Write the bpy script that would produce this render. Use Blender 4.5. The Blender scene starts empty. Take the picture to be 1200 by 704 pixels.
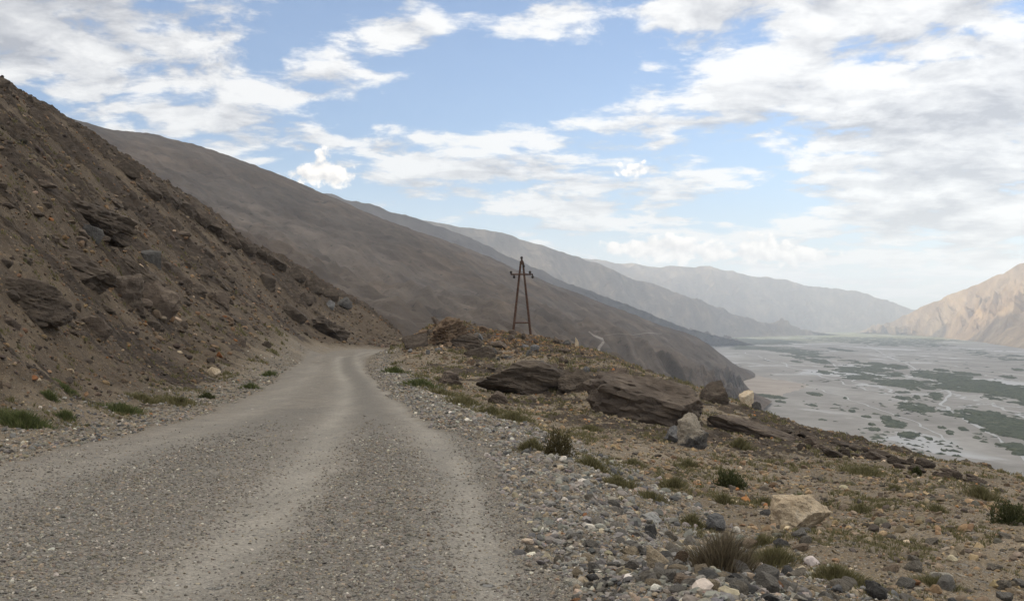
import bpy, bmesh, math, random
import numpy as np
from mathutils import Vector
from mathutils.bvhtree import BVHTree

random.seed(7); RNG = np.random.default_rng(11)
sc = bpy.context.scene
COL = sc.collection
R = math.radians

# ------------------------------------------------------------------ camera
F = 1287.0; HOR = 378.0; PITCH = math.atan((HOR - 352.0) / F); CZ = 1.7
cp, sp = math.cos(PITCH), math.sin(PITCH)
cam = bpy.data.cameras.new("camera"); camo = bpy.data.objects.new("camera", cam); COL.objects.link(camo)
camo.location = (0, 0, CZ); camo.rotation_euler = (math.pi / 2 + PITCH, 0, 0)
cam.sensor_width = 36; cam.lens = 36 * F / 1200; cam.clip_start = 0.05; cam.clip_end = 90000
sc.camera = camo

def ray(px, py):
    u, v = (px - 600) / F, (352 - py) / F
    return np.array([u, cp - v * sp, sp + v * cp])
def at(px, py, Y):
    d = ray(px, py); p = d * (Y / d[1]); p[2] += CZ; return p
def atz(px, py, z):
    d = ray(px, py); p = d * ((z - CZ) / d[2]); p[2] = z; return p

# ------------------------------------------------------------------ numpy noise
_perm = np.random.default_rng(3).permutation(4096).astype(np.int64)
def _h(ix, iy, iz):
    return _perm[(ix + _perm[(iy + _perm[iz & 4095]) & 4095]) & 4095]
_ang = np.random.default_rng(5).normal(size=(4096, 3)); _ang /= np.linalg.norm(_ang, axis=1)[:, None]
def perlin(x, y, z=None):
    x = np.asarray(x, float); y = np.asarray(y, float)
    if z is None:
        ix = np.floor(x).astype(np.int64); iy = np.floor(y).astype(np.int64)
        fx = x - ix; fy = y - iy
        u = fx * fx * fx * (fx * (fx * 6 - 15) + 10); v = fy * fy * fy * (fy * (fy * 6 - 15) + 10)
        def g(a, b):
            k = _h(ix + a, iy + b, np.zeros_like(ix)); G = _ang[k]
            return G[..., 0] * (fx - a) + G[..., 1] * (fy - b)
        return 1.6 * ((g(0, 0) * (1 - u) + g(1, 0) * u) * (1 - v) + (g(0, 1) * (1 - u) + g(1, 1) * u) * v)
    z = np.asarray(z, float)
    ix = np.floor(x).astype(np.int64); iy = np.floor(y).astype(np.int64); iz = np.floor(z).astype(np.int64)
    fx = x - ix; fy = y - iy; fz = z - iz
    s = lambda t: t * t * t * (t * (t * 6 - 15) + 10)
    u, v, w = s(fx), s(fy), s(fz)
    def g(a, b, c):
        G = _ang[_h(ix + a, iy + b, iz + c)]
        return G[..., 0] * (fx - a) + G[..., 1] * (fy - b) + G[..., 2] * (fz - c)
    def pl(c):
        return (g(0, 0, c) * (1 - u) + g(1, 0, c) * u) * (1 - v) + (g(0, 1, c) * (1 - u) + g(1, 1, c) * u) * v
    return 1.6 * (pl(0) * (1 - w) + pl(1) * w)
def fbm(x, y, o=4, gain=.5, z=None):
    a, s = 1.0, 0.0
    for i in range(o):
        k = 2.0 ** i
        s = s + a * perlin(x * k + 17.3 * i, y * k - 9.1 * i, None if z is None else z * k + 5.7 * i); a *= gain
    return s
def ridged(x, y, o=4, gain=.5):
    a, s = 1.0, 0.0
    for i in range(o):
        k = 2.0 ** i
        s = s + a * (1 - 2 * np.abs(perlin(x * k + 31.7 * i, y * k + 3.9 * i))); a *= gain
    return s
def sstep(a, b, x):
    t = np.clip((x - a) / (b - a), 0, 1); return t * t * (3 - 2 * t)

# ------------------------------------------------------------------ node helper
class NT:
    def __init__(s, tree): s.t = tree; s.n = tree.nodes; s.l = tree.links
    def new(s, t, **k):
        n = s.n.new(t)
        for a, b in k.items(): setattr(n, a, b)
        return n
    def put(s, sock, v):
        if v is None: return
        if isinstance(v, bpy.types.NodeSocket): s.l.new(v, sock)
        elif isinstance(v, tuple) and sock.type == 'RGBA' and len(v) == 3: sock.default_value = (*v, 1)
        else: sock.default_value = v
    def m(s, op, a, b=None, c=None, clamp=False):
        n = s.new('ShaderNodeMath', operation=op, use_clamp=clamp)
        for i, v in enumerate((a, b, c)): s.put(n.inputs[i], v)
        return n.outputs[0]
    def vm(s, op, a, b=None):
        n = s.new('ShaderNodeVectorMath', operation=op); s.put(n.inputs[0], a)
        if b is not None:
            s.put(n.inputs['Scale'] if op == 'SCALE' else n.inputs[1], b)
        return n.outputs[0]
    def xyz(s, x, y, z=0.0):
        n = s.new('ShaderNodeCombineXYZ')
        for i, v in enumerate((x, y, z)): s.put(n.inputs[i], v)
        return n.outputs[0]
    def sep(s, v):
        n = s.new('ShaderNodeSeparateXYZ'); s.put(n.inputs[0], v); return n.outputs
    def noise(s, vec, scale, detail=4, rough=.5, dist=0.0):
        n = s.new('ShaderNodeTexNoise'); s.put(n.inputs['Vector'], vec)
        s.put(n.inputs['Scale'], scale); n.inputs['Detail'].default_value = detail
        n.inputs['Roughness'].default_value = rough; n.inputs['Distortion'].default_value = dist
        return n.outputs['Fac']
    def new_noise_col(s, vec, scale, detail):
        n = s.new('ShaderNodeTexNoise'); s.put(n.inputs['Vector'], vec); n.inputs['Scale'].default_value = scale; n.inputs['Detail'].default_value = detail
        return n.outputs['Color']
    def voro(s, vec, scale, feature='F1', rnd=1.0):
        n = s.new('ShaderNodeTexVoronoi', feature=feature); s.put(n.inputs['Vector'], vec)
        n.inputs['Scale'].default_value = scale; n.inputs['Randomness'].default_value = rnd
        return n.outputs
    def ramp(s, fac, stops, interp='LINEAR'):
        n = s.new('ShaderNodeValToRGB'); s.put(n.inputs[0], fac); r = n.color_ramp; r.interpolation = interp
        while len(r.elements) < len(stops): r.elements.new(.5)
        for e, (p, c) in zip(r.elements, stops):
            e.position = p; e.color = (c, c, c, 1) if isinstance(c, (int, float)) else (*c, 1)
        return n.outputs[0]
    def mix(s, fac, a, b, blend='MIX'):
        n = s.new('ShaderNodeMix', data_type='RGBA', blend_type=blend)
        s.put(n.inputs['Factor'], fac); s.put(n.inputs[6], a); s.put(n.inputs[7], b); return n.outputs[2]
    def ss(s, a, b, x):
        n = s.new('ShaderNodeMapRange', interpolation_type='SMOOTHSTEP')
        s.put(n.inputs['Value'], x); s.put(n.inputs['From Min'], a); s.put(n.inputs['From Max'], b); return n.outputs[0]
    def attr(s, name):
        return s.new('ShaderNodeAttribute', attribute_name=name)
    def pos(s): return s.new('ShaderNodeNewGeometry').outputs['Position']
    def bump(s, h, strength, dist, prev=None):
        n = s.new('ShaderNodeBump'); s.put(n.inputs['Height'], h)
        n.inputs['Strength'].default_value = strength; n.inputs['Distance'].default_value = dist
        if prev is not None: s.l.new(prev, n.inputs['Normal'])
        return n.outputs[0]
def material(name):
    m = bpy.data.materials.new(name); m.use_nodes = True
    t = NT(m.node_tree); b = m.node_tree.nodes['Principled BSDF']
    b.inputs['Roughness'].default_value = .9; b.inputs['Specular IOR Level'].default_value = .25
    return m, t, b

# ------------------------------------------------------------------ object helpers
def mesh_np(name, V, faces, mats=None, smooth=True, attrs=None, parent=None, sizes=None):
    """faces: (n,k) int array, or flat indices with sizes"""
    me = bpy.data.meshes.new(name)
    V = np.ascontiguousarray(V, np.float32)
    me.vertices.add(len(V)); me.vertices.foreach_set('co', V.ravel())
    if sizes is None:
        n, k = faces.shape; flat = faces.ravel(); starts = np.arange(n) * k
    else:
        flat = faces; n = len(sizes); starts = np.concatenate([[0], np.cumsum(sizes)[:-1]])
    me.loops.add(len(flat)); me.loops.foreach_set('vertex_index', np.ascontiguousarray(flat, np.int32))
    me.polygons.add(n); me.polygons.foreach_set('loop_start', np.ascontiguousarray(starts, np.int32))
    me.update(calc_edges=True); me.validate()
    me.polygons.foreach_set('use_smooth', np.full(len(me.polygons), smooth, bool))
    for k, a in (attrs or {}).items():
        at_ = me.attributes.new(k, 'FLOAT_COLOR', 'POINT')
        c = np.ones((len(V), 4), np.float32); c[:, :a.shape[1]] = a
        at_.data.foreach_set('color', c.ravel())
    if mats: me.materials.append(mats)
    me.update()
    o = bpy.data.objects.new(name, me); COL.objects.link(o)
    if parent: o.parent = parent
    return o
def tag(o, label=None, cat=None, group=None, kind=None):
    if label: o['label'] = label
    if cat: o['category'] = cat
    if group: o['group'] = group
    if kind: o['kind'] = kind
    return o

# ================================================================== NEAR TERRAIN
def drop(Y): return 1.7 + 1.75 * (1 - np.exp(-np.maximum(Y - 6, 0) / 40))
def road_Y(py):                      # forward distance at which the road shows at this picture row
    Ys = np.linspace(3, 170, 4000); rows = HOR + F * drop(Ys) / Ys
    return float(np.interp(-py, -rows, Ys))
edges = [(704, -560, 655), (640, -330, 628), (600, -190, 607), (541, 0, 580), (515, 120, 548), (496, 200, 503), (475, 265, 474),
         (458, 302, 450), (440, 328, 433), (425, 352, 427), (417, 368, 437), (412, 386, 456)]
cen, hw = [], []
for py, l, r in edges:
    Y = road_Y(py); a, b = at(l, py, Y), at(r, py, Y)
    cen.append(((a[0] + b[0]) / 2, Y)); hw.append((b[0] - a[0]) / 2)
cen = [(cen[0][0] - .3, -12), (cen[0][0] - .1, 0)] + cen; hw = [hw[0], hw[0]] + hw
cen += [(-13.5, 141), (-7, 147), (3, 152), (16, 156), (34, 158)]; hw += [3.0, 2.8, 2.8, 2.8, 2.8]
cen = np.array(cen); hw = np.array(hw)
def road_sd(X, Y):
    """signed distance to the road edge (negative inside), lateral offset from the centre line, half width"""
    best = np.full(X.shape, 1e9); lat = np.zeros(X.shape); hwid = np.ones(X.shape)
    for i in range(len(cen) - 1):
        a, b = cen[i], cen[i + 1]; d = b - a; L2 = d @ d
        t = np.clip(((X - a[0]) * d[0] + (Y - a[1]) * d[1]) / L2, 0, 1)
        qx, qy = X - a[0] - t * d[0], Y - a[1] - t * d[1]
        dist = np.hypot(qx, qy); w = hw[i] + t * (hw[i + 1] - hw[i]); s = dist - w
        sign = np.where(d[1] * qx - d[0] * qy >= 0, 1.0, -1.0)
        k = s < best
        best = np.where(k, s, best); lat = np.where(k, sign * dist, lat); hwid = np.where(k, w, hwid)
    return best, lat, hwid

C = []
for i, (py, l, r) in enumerate(edges):
    Y = road_Y(py)
    for px in (l, (l + r) / 2, r):
        p = at(px, py, Y); C.append((p[0], Y, CZ - drop(Y)))
for Y in (-8, -2, 3): C += [(-6.2, Y, 0), (-3, Y, 0), (.28, Y, 0)]
C += [(-13.5, 141, -1.8), (-7, 147, -2.6), (3, 152, -5.5), (16, 156, -9), (34, 158, -14)]
P = lambda px, py, Y: C.append(tuple(at(px, py, Y)))
# right verge and slope
for a in ((760, 704, 6.6), (900, 704, 7.5), (1050, 704, 8.6), (1200, 704, 10), (1200, 650, 13.2), (1200, 600, 20), (1200, 577, 28), (1200, 562, 37),
          (850, 660, 11), (935, 618, 15), (855, 572, 20), (815, 525, 30), (720, 502, 34), (655, 532, 20.5), (600, 492, 32), (560, 470, 42), (505, 443, 60),
          (1000, 560, 27), (1000, 517, 46), (1130, 550, 40), (900, 487, 53), (860, 470, 57), (770, 497, 39), (860, 500, 42), (930, 512, 42),
          (720, 443, 54), (780, 455, 55), (690, 465, 49), (640, 402, 106), (610, 393, 118), (565, 386, 113), (520, 377, 104), (490, 393, 102), (472, 405, 99),
          (480, 418, 88), (700, 424, 82), (600, 432, 76), (600, 462, 52), (560, 410, 95), (660, 432, 70), (740, 470, 45), (1110, 600, 17), (1000, 640, 12.5)):
    P(*a)
# beyond the crest the ground falls to the river
C += [(27, 44, -11), (42, 50, -24), (75, 62, -55), (120, 80, -95), (25, 60, -11), (40, 85, -26), (22, 84, -10), (30, 120, -24), (60, 130, -50), (16, 112, -5.5),
      (8, 128, -1.9), (14, 140, -7), (40, 160, -20), (10, 170, -8), (0, 190, -14), (40, 200, -45), (90, 170, -90), (140, 150, -125), (-10, 215, -22), (0, 260, -60), (80, 280, -120),
      (8, 2, -1.6), (14, 4, -3.2), (14, -8, -3), (28, 12, -9.5), (50, 25, -25), (90, 30, -60), (3, 0, -.5), (30, 28, -11)]
# left hill
for a in ((0, 95, 113), (0, 170, 66), (0, 250, 46), (0, 350, 33), (0, 420, 27), (0, 480, 24.2), (85, 160, 150), (85, 200, 92), (85, 250, 65), (85, 350, 43.7), (85, 430, 34), (100, 475, 29),
          (107, 170, 152), (143, 192, 156), (164, 208, 158), (200, 226, 162), (200, 275, 110), (200, 330, 84), (200, 400, 62), (200, 450, 47), (256, 262, 172), (289, 289, 176), (330, 306, 182), (330, 350, 140), (330, 385, 108), (330, 412, 88),
          (389, 340, 186), (440, 370, 192), (400, 370, 165), (400, 398, 142), (430, 402, 150), (270, 455, 47), (360, 408, 106)):
    P(*a)
for px, Y, dz in ((0, 165, 12), (85, 205, 18), (200, 220, 22), (330, 235, 18), (430, 240, 18)):
    p = at(px, [95, 160, 226, 306, 368][[0, 85, 200, 330, 430].index(px)], Y); C.append((p[0], Y, p[2] - dz))
C += [(-40, 40, 18), (-60, 60, 30), (-80, 80, 42), (-30, 10, 12.5), (-21, 5, 6), (-12, 8, -.1), (-40, -5, 18), (-90, 140, 42), (-120, 180, 48), (-120, 100, 62), (-100, 260, 10), (-40, 280, -25),
      (-12, -8, 0), (-11.5, 16, -.25), (-170, 150, 80), (-200, 300, 60)]
C = np.array(C)
def tps_k(r2): return np.where(r2 > 0, r2 * np.log(np.maximum(r2, 1e-12)), 0)
SX = 60.0
# work in a log-stretched plan so that near and far control points sit comparably dense
def warp(X, Y):
    r = np.hypot(X, Y + 6); k = np.log1p(r / 8) / np.maximum(r, 1e-6)
    return X * k, (Y + 6) * k
wx, wy = warp(C[:, 0], C[:, 1]); n = len(C)
A = np.zeros((n + 3, n + 3)); A[:n, :n] = tps_k((wx[:, None] - wx) ** 2 + (wy[:, None] - wy) ** 2) + np.eye(n) * 2e-4
A[:n, n] = 1; A[:n, n + 1] = wx; A[:n, n + 2] = wy; A[n:, :n] = A[:n, n:].T
rr = np.hypot(C[:, 0], C[:, 1] + 6) + 4
# interpolate elevation angle (z / range) - well conditioned from 1 m to 300 m
W = np.linalg.solve(A, np.concatenate([C[:, 2] / rr, [0, 0, 0]]))
def base_h(X, Y):
    sh = X.shape; X = X.ravel(); Y = Y.ravel(); ux, uy = warp(X, Y); out = np.empty(len(X))
    for i in range(0, len(X), 60000):
        a, b = ux[i:i + 60000], uy[i:i + 60000]
        out[i:i + 60000] = tps_k((a[:, None] - wx) ** 2 + (b[:, None] - wy) ** 2) @ W[:n] + W[n] + W[n + 1] * a + W[n + 2] * b
    return (out * (np.hypot(X, Y + 6) + 4)).reshape(sh)

NA, NR = 1150, 1150
azs = np.radians(np.linspace(-50, 56, NA)); rs = 1.0 * (330 / 1.0) ** np.linspace(0, 1, NR)
AZ, RR = np.meshgrid(azs, rs); GX, GY = RR * np.sin(AZ), RR * np.cos(AZ)
# exact TPS on a coarse subset, bilinear between
sub = 5; ia = np.arange(0, NA, sub); ir = np.arange(0, NR, sub)
if ia[-1] != NA - 1: ia = np.append(ia, NA - 1)
if ir[-1] != NR - 1: ir = np.append(ir, NR - 1)
Hc = base_h(GX[np.ix_(ir, ia)], GY[np.ix_(ir, ia)])
tmp = np.stack([np.interp(np.arange(NR), ir, Hc[:, j]) for j in range(len(ia))], 1)
HB = np.stack([np.interp(np.arange(NA), ia, tmp[i]) for i in range(NR)], 0)
SD, LAT, HW = road_sd(GX, GY)
def zones(X, Y, SD, LAT, Z):
    wob = .25 * fbm(X * .5, Y * .5, 3) + .1 * fbm(X * 2.1, Y * 2.1, 2)
    road = sstep(.35, -.35, SD + wob)
    left = sstep(.5, -.5, LAT)
    verge = np.where(LAT > 0, sstep(3.2, 1.2, SD + 2 * wob), sstep(2.6, 1.0, SD + 2 * wob)) * (1 - road)
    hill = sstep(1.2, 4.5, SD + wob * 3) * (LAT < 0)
    # bedrock breaking through, drawn out down the slope
    a = X * .90 + Y * .42; b = -X * .42 + Y * .90
    n1 = fbm(a * .045 + 3, b * .16 + 1.5, 4, .55)
    far = sstep(25, 120, np.hypot(X, Y))
    n1 = n1 + .45 * fbm(X * .5, Y * .5, 4, .6)
    rock = sstep(.22, .60, n1 + .10 * far * hill + .10 * sstep(3, 18, Z) * hill) * hill
    # dark rock rib along the spur's skyline
    return road, verge, hill, rock, left
ROAD, VERGE, HILL, ROCK, LEFT = zones(GX, GY, SD, LAT, HB)
MOUND = np.exp(-(((GX + 1) / 14) ** 2 + ((GY - 106) / 16) ** 2)) * (1 - ROAD) * (1 - HILL)
RROCK = sstep(.0, .35, fbm(GX * .11 - GY * .02 + 9, GY * .07 + 2, 4) + .5 * fbm(GX * .8, GY * .5, 4) + .85 * MOUND - .12 + .45 * np.exp(-((GX - 13 - (GY - 55) * -.14) / 5) ** 2 - ((GY - 50) / 14) ** 2)) * (1 - ROAD) * (1 - HILL) * sstep(2.5, 6, SD) * sstep(24, 40, GY)
sc_r = np.clip(RR / 60, .25, 1.6)
det = .10 * fbm(GX * .45, GY * .45, 3) + .035 * fbm(GX * 2.2, GY * 2.2, 3)
micro = .018 * fbm(GX * 9, GY * 9, 3)
a_ = GX * .90 + GY * .42; b_ = -GX * .42 + GY * .90
ledge = ridged(a_ * .05 + 7, b_ * .22, 5, .6)
ledge2 = ridged(a_ * .22 + 2, b_ * .55 + 5, 4, .6)
HH = HB + (1 - ROAD) * (det * (1 + 1.2 * HILL)) + micro * (1 + VERGE * 1.2 - .45 * ROAD) * sstep(300, 20, RR)
hs = sstep(2, 14, SD)
HH += HILL * hs * (.32 * fbm(GX * .12, GY * .12, 3) * sc_r + .22 * (ridged(a_ * .35 + 5, b_ * .8, 4, .6) - .55) * np.clip(sc_r, .4, 1)) + ROCK * hs * (.42 * (ledge - .9) * sc_r + .30 * (ledge2 - .9))
HH += HILL * .05 * fbm(GX * 1.9, GY * 1.9, 3, .6)
HH += RROCK * (.22 * (ridged(GX * .35, GY * .25, 4, .6) - .8) + .12 * fbm(GX * 1.7, GY * 1.7, 3))
HH += VERGE * .10 * sstep(0, 1.0, SD) * sstep(3.0, 1.2, SD) * (LAT > 0)          # gravel windrow left by the grader
def track(pix, wid):
    """closeness to a wheel line whose course was read off the photograph, laid out on the road plan"""
    q = np.array([[at(px, py, road_Y(py))[0], road_Y(py)] for px, py in pix]); m = ROAD > .01; x, y = GX[m], GY[m]; best = np.full(x.shape, 1e9)
    for a, b in zip(q[:-1], q[1:]):
        d = b - a; t = np.clip(((x - a[0]) * d[0] + (y - a[1]) * d[1]) / (d @ d), 0, 1); best = np.minimum(best, np.hypot(x - a[0] - t * d[0], y - a[1] - t * d[1]))
    out = np.zeros(GX.shape); best = best + .10 * fbm(x * .7, y * .25, 3) + .05 * fbm(x * 3, y * 1.2, 2); out[m] = np.exp(-(np.maximum(best, 0) / wid) ** 2); return out
rut = np.maximum.reduce([track([(170, 720), (285, 640), (352, 560), (388, 500), (407, 470), (407, 450), (397, 432), (396, 422), (404, 416), (425, 412.5), (452, 410.5)], .46),
                         track([(590, 720), (572, 640), (548, 570), (505, 505), (466, 470), (440, 445), (424, 430), (418, 422), (424, 416), (446, 412.5)], .44),
                         .55 * track([(-150, 640), (60, 560), (230, 508), (318, 470), (352, 445), (372, 425)], .7)])
ridge = np.maximum.reduce([track([(455, 720), (466, 640), (455, 560), (436, 500), (430, 470), (421, 445), (408, 430), (407, 421), (418, 415.5)], .42),
                           track([(-40, 680), (60, 620), (190, 550), (300, 505), (350, 480)], .75), .8 * track([(645, 720), (606, 620), (566, 545), (520, 495)], .22), .6 * track([(320, 720), (400, 620), (420, 560)], .3)])
HH += -.035 * rut * ROAD * sstep(2, 7, GY) + ROAD * .02 * fbm(GX * 1.1, GY * .5, 3) + .03 * ridge * ROAD
TINT = .5 + .5 * fbm(GX * .08 + 4, GY * .08, 4)
V = np.stack([GX, GY, HH], -1).reshape(-1, 3)
idx = np.arange(NR * NA).reshape(NR, NA)
Q = np.stack([idx[:-1, :-1], idx[:-1, 1:], idx[1:, 1:], idx[1:, :-1]], -1).reshape(-1, 4)
A1 = np.stack([ROAD, VERGE, HILL, np.clip(ROCK + RROCK, 0, 1)], -1).reshape(-1, 4)
A2 = np.stack([rut, TINT, MOUND, ridge], -1).reshape(-1, 4)

def ground_z(X, Y):
    X = np.asarray(X, float); Y = np.asarray(Y, float)
    fa = (np.arctan2(X, Y) - azs[0]) / (azs[-1] - azs[0]) * (NA - 1); fr = np.log(np.maximum(np.hypot(X, Y), 1.0)) / math.log(330) * (NR - 1)
    fa = np.clip(fa, 0, NA - 1.001); fr = np.clip(fr, 0, NR - 1.001); i = fa.astype(int); j = fr.astype(int); u = fa - i; v = fr - j
    return (HH[j, i] * (1 - u) + HH[j, i + 1] * u) * (1 - v) + (HH[j + 1, i] * (1 - u) + HH[j + 1, i + 1] * u) * v
def gfield(Fd, X, Y):
    fa = (np.arctan2(X, Y) - azs[0]) / (azs[-1] - azs[0]) * (NA - 1); fr = np.log(np.maximum(np.hypot(X, Y), 1.0)) / math.log(330) * (NR - 1)
    return Fd[np.clip(np.rint(fr).astype(int), 0, NR - 1), np.clip(np.rint(fa).astype(int), 0, NA - 1)]
def ground_hit(px, py):
    d = ray(px, py); ts = np.geomspace(1.2, 300, 6000)
    z = CZ + d[2] * ts; g = ground_z(d[0] * ts, d[1] * ts); k = np.nonzero(z < g)[0]
    if len(k) == 0: return None
    t = ts[k[0]]; return np.array([d[0] * t, d[1] * t, float(g[k[0]])])

# ---- ground material
def ground_material():
    m, t, b = material('stony_ground')
    p = t.pos(); z1 = t.attr('zone'); z2 = t.attr('tone')
    s1 = t.new('ShaderNodeSeparateColor'); t.l.new(z1.outputs['Color'], s1.inputs[0])
    road, verge, hill = s1.outputs; rock = z1.outputs['Alpha']
    s2 = t.new('ShaderNodeSeparateColor'); t.l.new(z2.outputs['Color'], s2.inputs[0])
    rutv, tint, mound = s2.outputs; ridg = z2.outputs['Alpha']
    big = t.noise(p, .22, 5, .6); mid = t.noise(p, 1.7, 5, .6); fine = t.noise(p, 22, 4, .65)
    dirt = t.ramp(big, [(.34, (.128, .096, .062)), (.5, (.195, .150, .098)), (.66, (.262, .206, .140))])
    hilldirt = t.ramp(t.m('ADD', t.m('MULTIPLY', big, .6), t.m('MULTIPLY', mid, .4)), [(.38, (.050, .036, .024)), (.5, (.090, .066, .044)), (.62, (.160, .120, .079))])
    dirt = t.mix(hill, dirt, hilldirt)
    roadc = t.ramp(mid, [(.3, (.180, .155, .124)), (.55, (.242, .210, .170)), (.75, (.295, .258, .212))])
    roadc = t.mix(t.m('MULTIPLY', rutv, .50), roadc, (.345, .318, .268)); roadc = t.mix(t.m('MULTIPLY', ridg, .38), roadc, (.155, .143, .124))
    trk = t.ss(.35, .7, t.noise(t.vm('MULTIPLY', p, (1.6, .18, 1.0)), 1.0, 4, .55)); roadc = t.mix(t.m('MULTIPLY', trk, .38), roadc, (.15, .136, .118))
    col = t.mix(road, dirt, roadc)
    gr = t.noise(p, 75, 3, .7); col = t.mix(1.0, col, t.ramp(t.m('ADD', t.m('MULTIPLY', fine, .5), t.m('MULTIPLY', gr, .5)), [(.36, .52), (.5, .84), (.64, 1.22)]), 'MULTIPLY')
    # stones lying in the surface, three sizes
    hsum = None
    dens = {6.0: (.02, .30, .32), 18.0: (.16, .75, .60), 42.0: (.55, .85, .6), 95.0: (.70, .85, .55)}
    warpv = t.vm('ADD', p, t.vm('SCALE', t.new('ShaderNodeTexNoise').outputs['Color'], .0))
    for scale, (dr, dv, dg) in dens.items():
        v = t.voro(p, scale); rnd = t.new('ShaderNodeSeparateColor'); t.l.new(v['Color'], rnd.inputs[0])
        d = t.m('ADD', t.m('ADD', t.m('MULTIPLY', road, t.m('MULTIPLY', t.m('ADD', t.m('SUBTRACT', .85, t.m('MULTIPLY', rutv, .65)), ridg), dr)), t.m('MULTIPLY', verge, dv)), t.m('MULTIPLY', t.m('SUBTRACT', t.m('SUBTRACT', 1.0, road), verge), dg))
        patch = t.m('ADD', d, t.m('MULTIPLY', t.m('SUBTRACT', t.noise(p, .9, 3), .5), .8))
        on = t.m('LESS_THAN', rnd.outputs[0], patch)
        body = t.ss(.42, .30, t.m('MULTIPLY', v['Distance'], 1.0))
        mask = t.m('MULTIPLY', on, body)
        sc_ = t.ramp(rnd.outputs[1], [(0, (.085, .083, .080)), (.3, (.165, .158, .146)), (.6, (.245, .232, .205)), (.8, (.32, .27, .195)), (.93, (.22, .178, .145)), (1, (.50, .475, .43))])
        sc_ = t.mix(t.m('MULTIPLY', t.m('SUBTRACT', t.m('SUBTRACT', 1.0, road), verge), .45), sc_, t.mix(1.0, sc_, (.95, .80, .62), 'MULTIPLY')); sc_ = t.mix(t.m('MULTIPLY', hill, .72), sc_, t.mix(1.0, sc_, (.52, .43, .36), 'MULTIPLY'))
        col = t.mix(mask, col, sc_)
        h = t.m('MULTIPLY', mask, t.m('DIVIDE', 1.0, scale))
        hsum = h if hsum is None else t.m('ADD', hsum, h)
    # bedrock
    vr = t.vm('MULTIPLY', p, (1.0, .6, 2.4)); rk = t.noise(vr, 1.3, 8, .7)
    rockc = t.ramp(rk, [(.3, (.030, .023, .018)), (.46, (.062, .047, .036)), (.58, (.100, .076, .056)), (.72, (.15, .114, .080))])
    edge = t.ss(.30, .62, t.m('ADD', rock, t.m('MULTIPLY', t.m('SUBTRACT', t.noise(p, 2.3, 6, .7), .5), .7)))
    col = t.mix(t.m('MULTIPLY', edge, .88), col, rockc)
    # dry herbs sprinkled over the soil
    g = t.noise(p, 1.1, 6, .75); gm = t.m('MULTIPLY', t.ss(.60, .70, g), t.m('SUBTRACT', 1.0, t.m('MAXIMUM', road, edge)))
    gm = t.m('MULTIPLY', gm, t.m('SUBTRACT', .42, t.m('MULTIPLY', verge, .3)))
    col = t.mix(gm, col, (.115, .105, .05))
    t.put(b.inputs['Base Color'], col); b.inputs['Roughness'].default_value = .95; b.inputs['Specular IOR Level'].default_value = .12
    n1 = t.bump(hsum, .8, .6)
    n2 = t.bump(t.m('ADD', t.m('MULTIPLY', fine, .4), mid), .5, .05, n1)
    n3 = t.bump(t.m('MULTIPLY', rk, edge), .9, .5, n2)
    t.l.new(n3, b.inputs['Normal'])
    return m
M_GROUND = ground_material()

qc = Q.mean(1)
qs = SD.reshape(-1)[Q[:, 0]]; ql = LAT.reshape(-1)[Q[:, 0]]
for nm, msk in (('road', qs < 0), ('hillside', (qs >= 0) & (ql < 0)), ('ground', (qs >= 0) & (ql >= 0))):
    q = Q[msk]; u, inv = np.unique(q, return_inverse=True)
    tag(mesh_np(nm, V[u], inv.reshape(-1, 4), M_GROUND, True, {'zone': A1[u], 'tone': A2[u]}), kind='structure')

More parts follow.
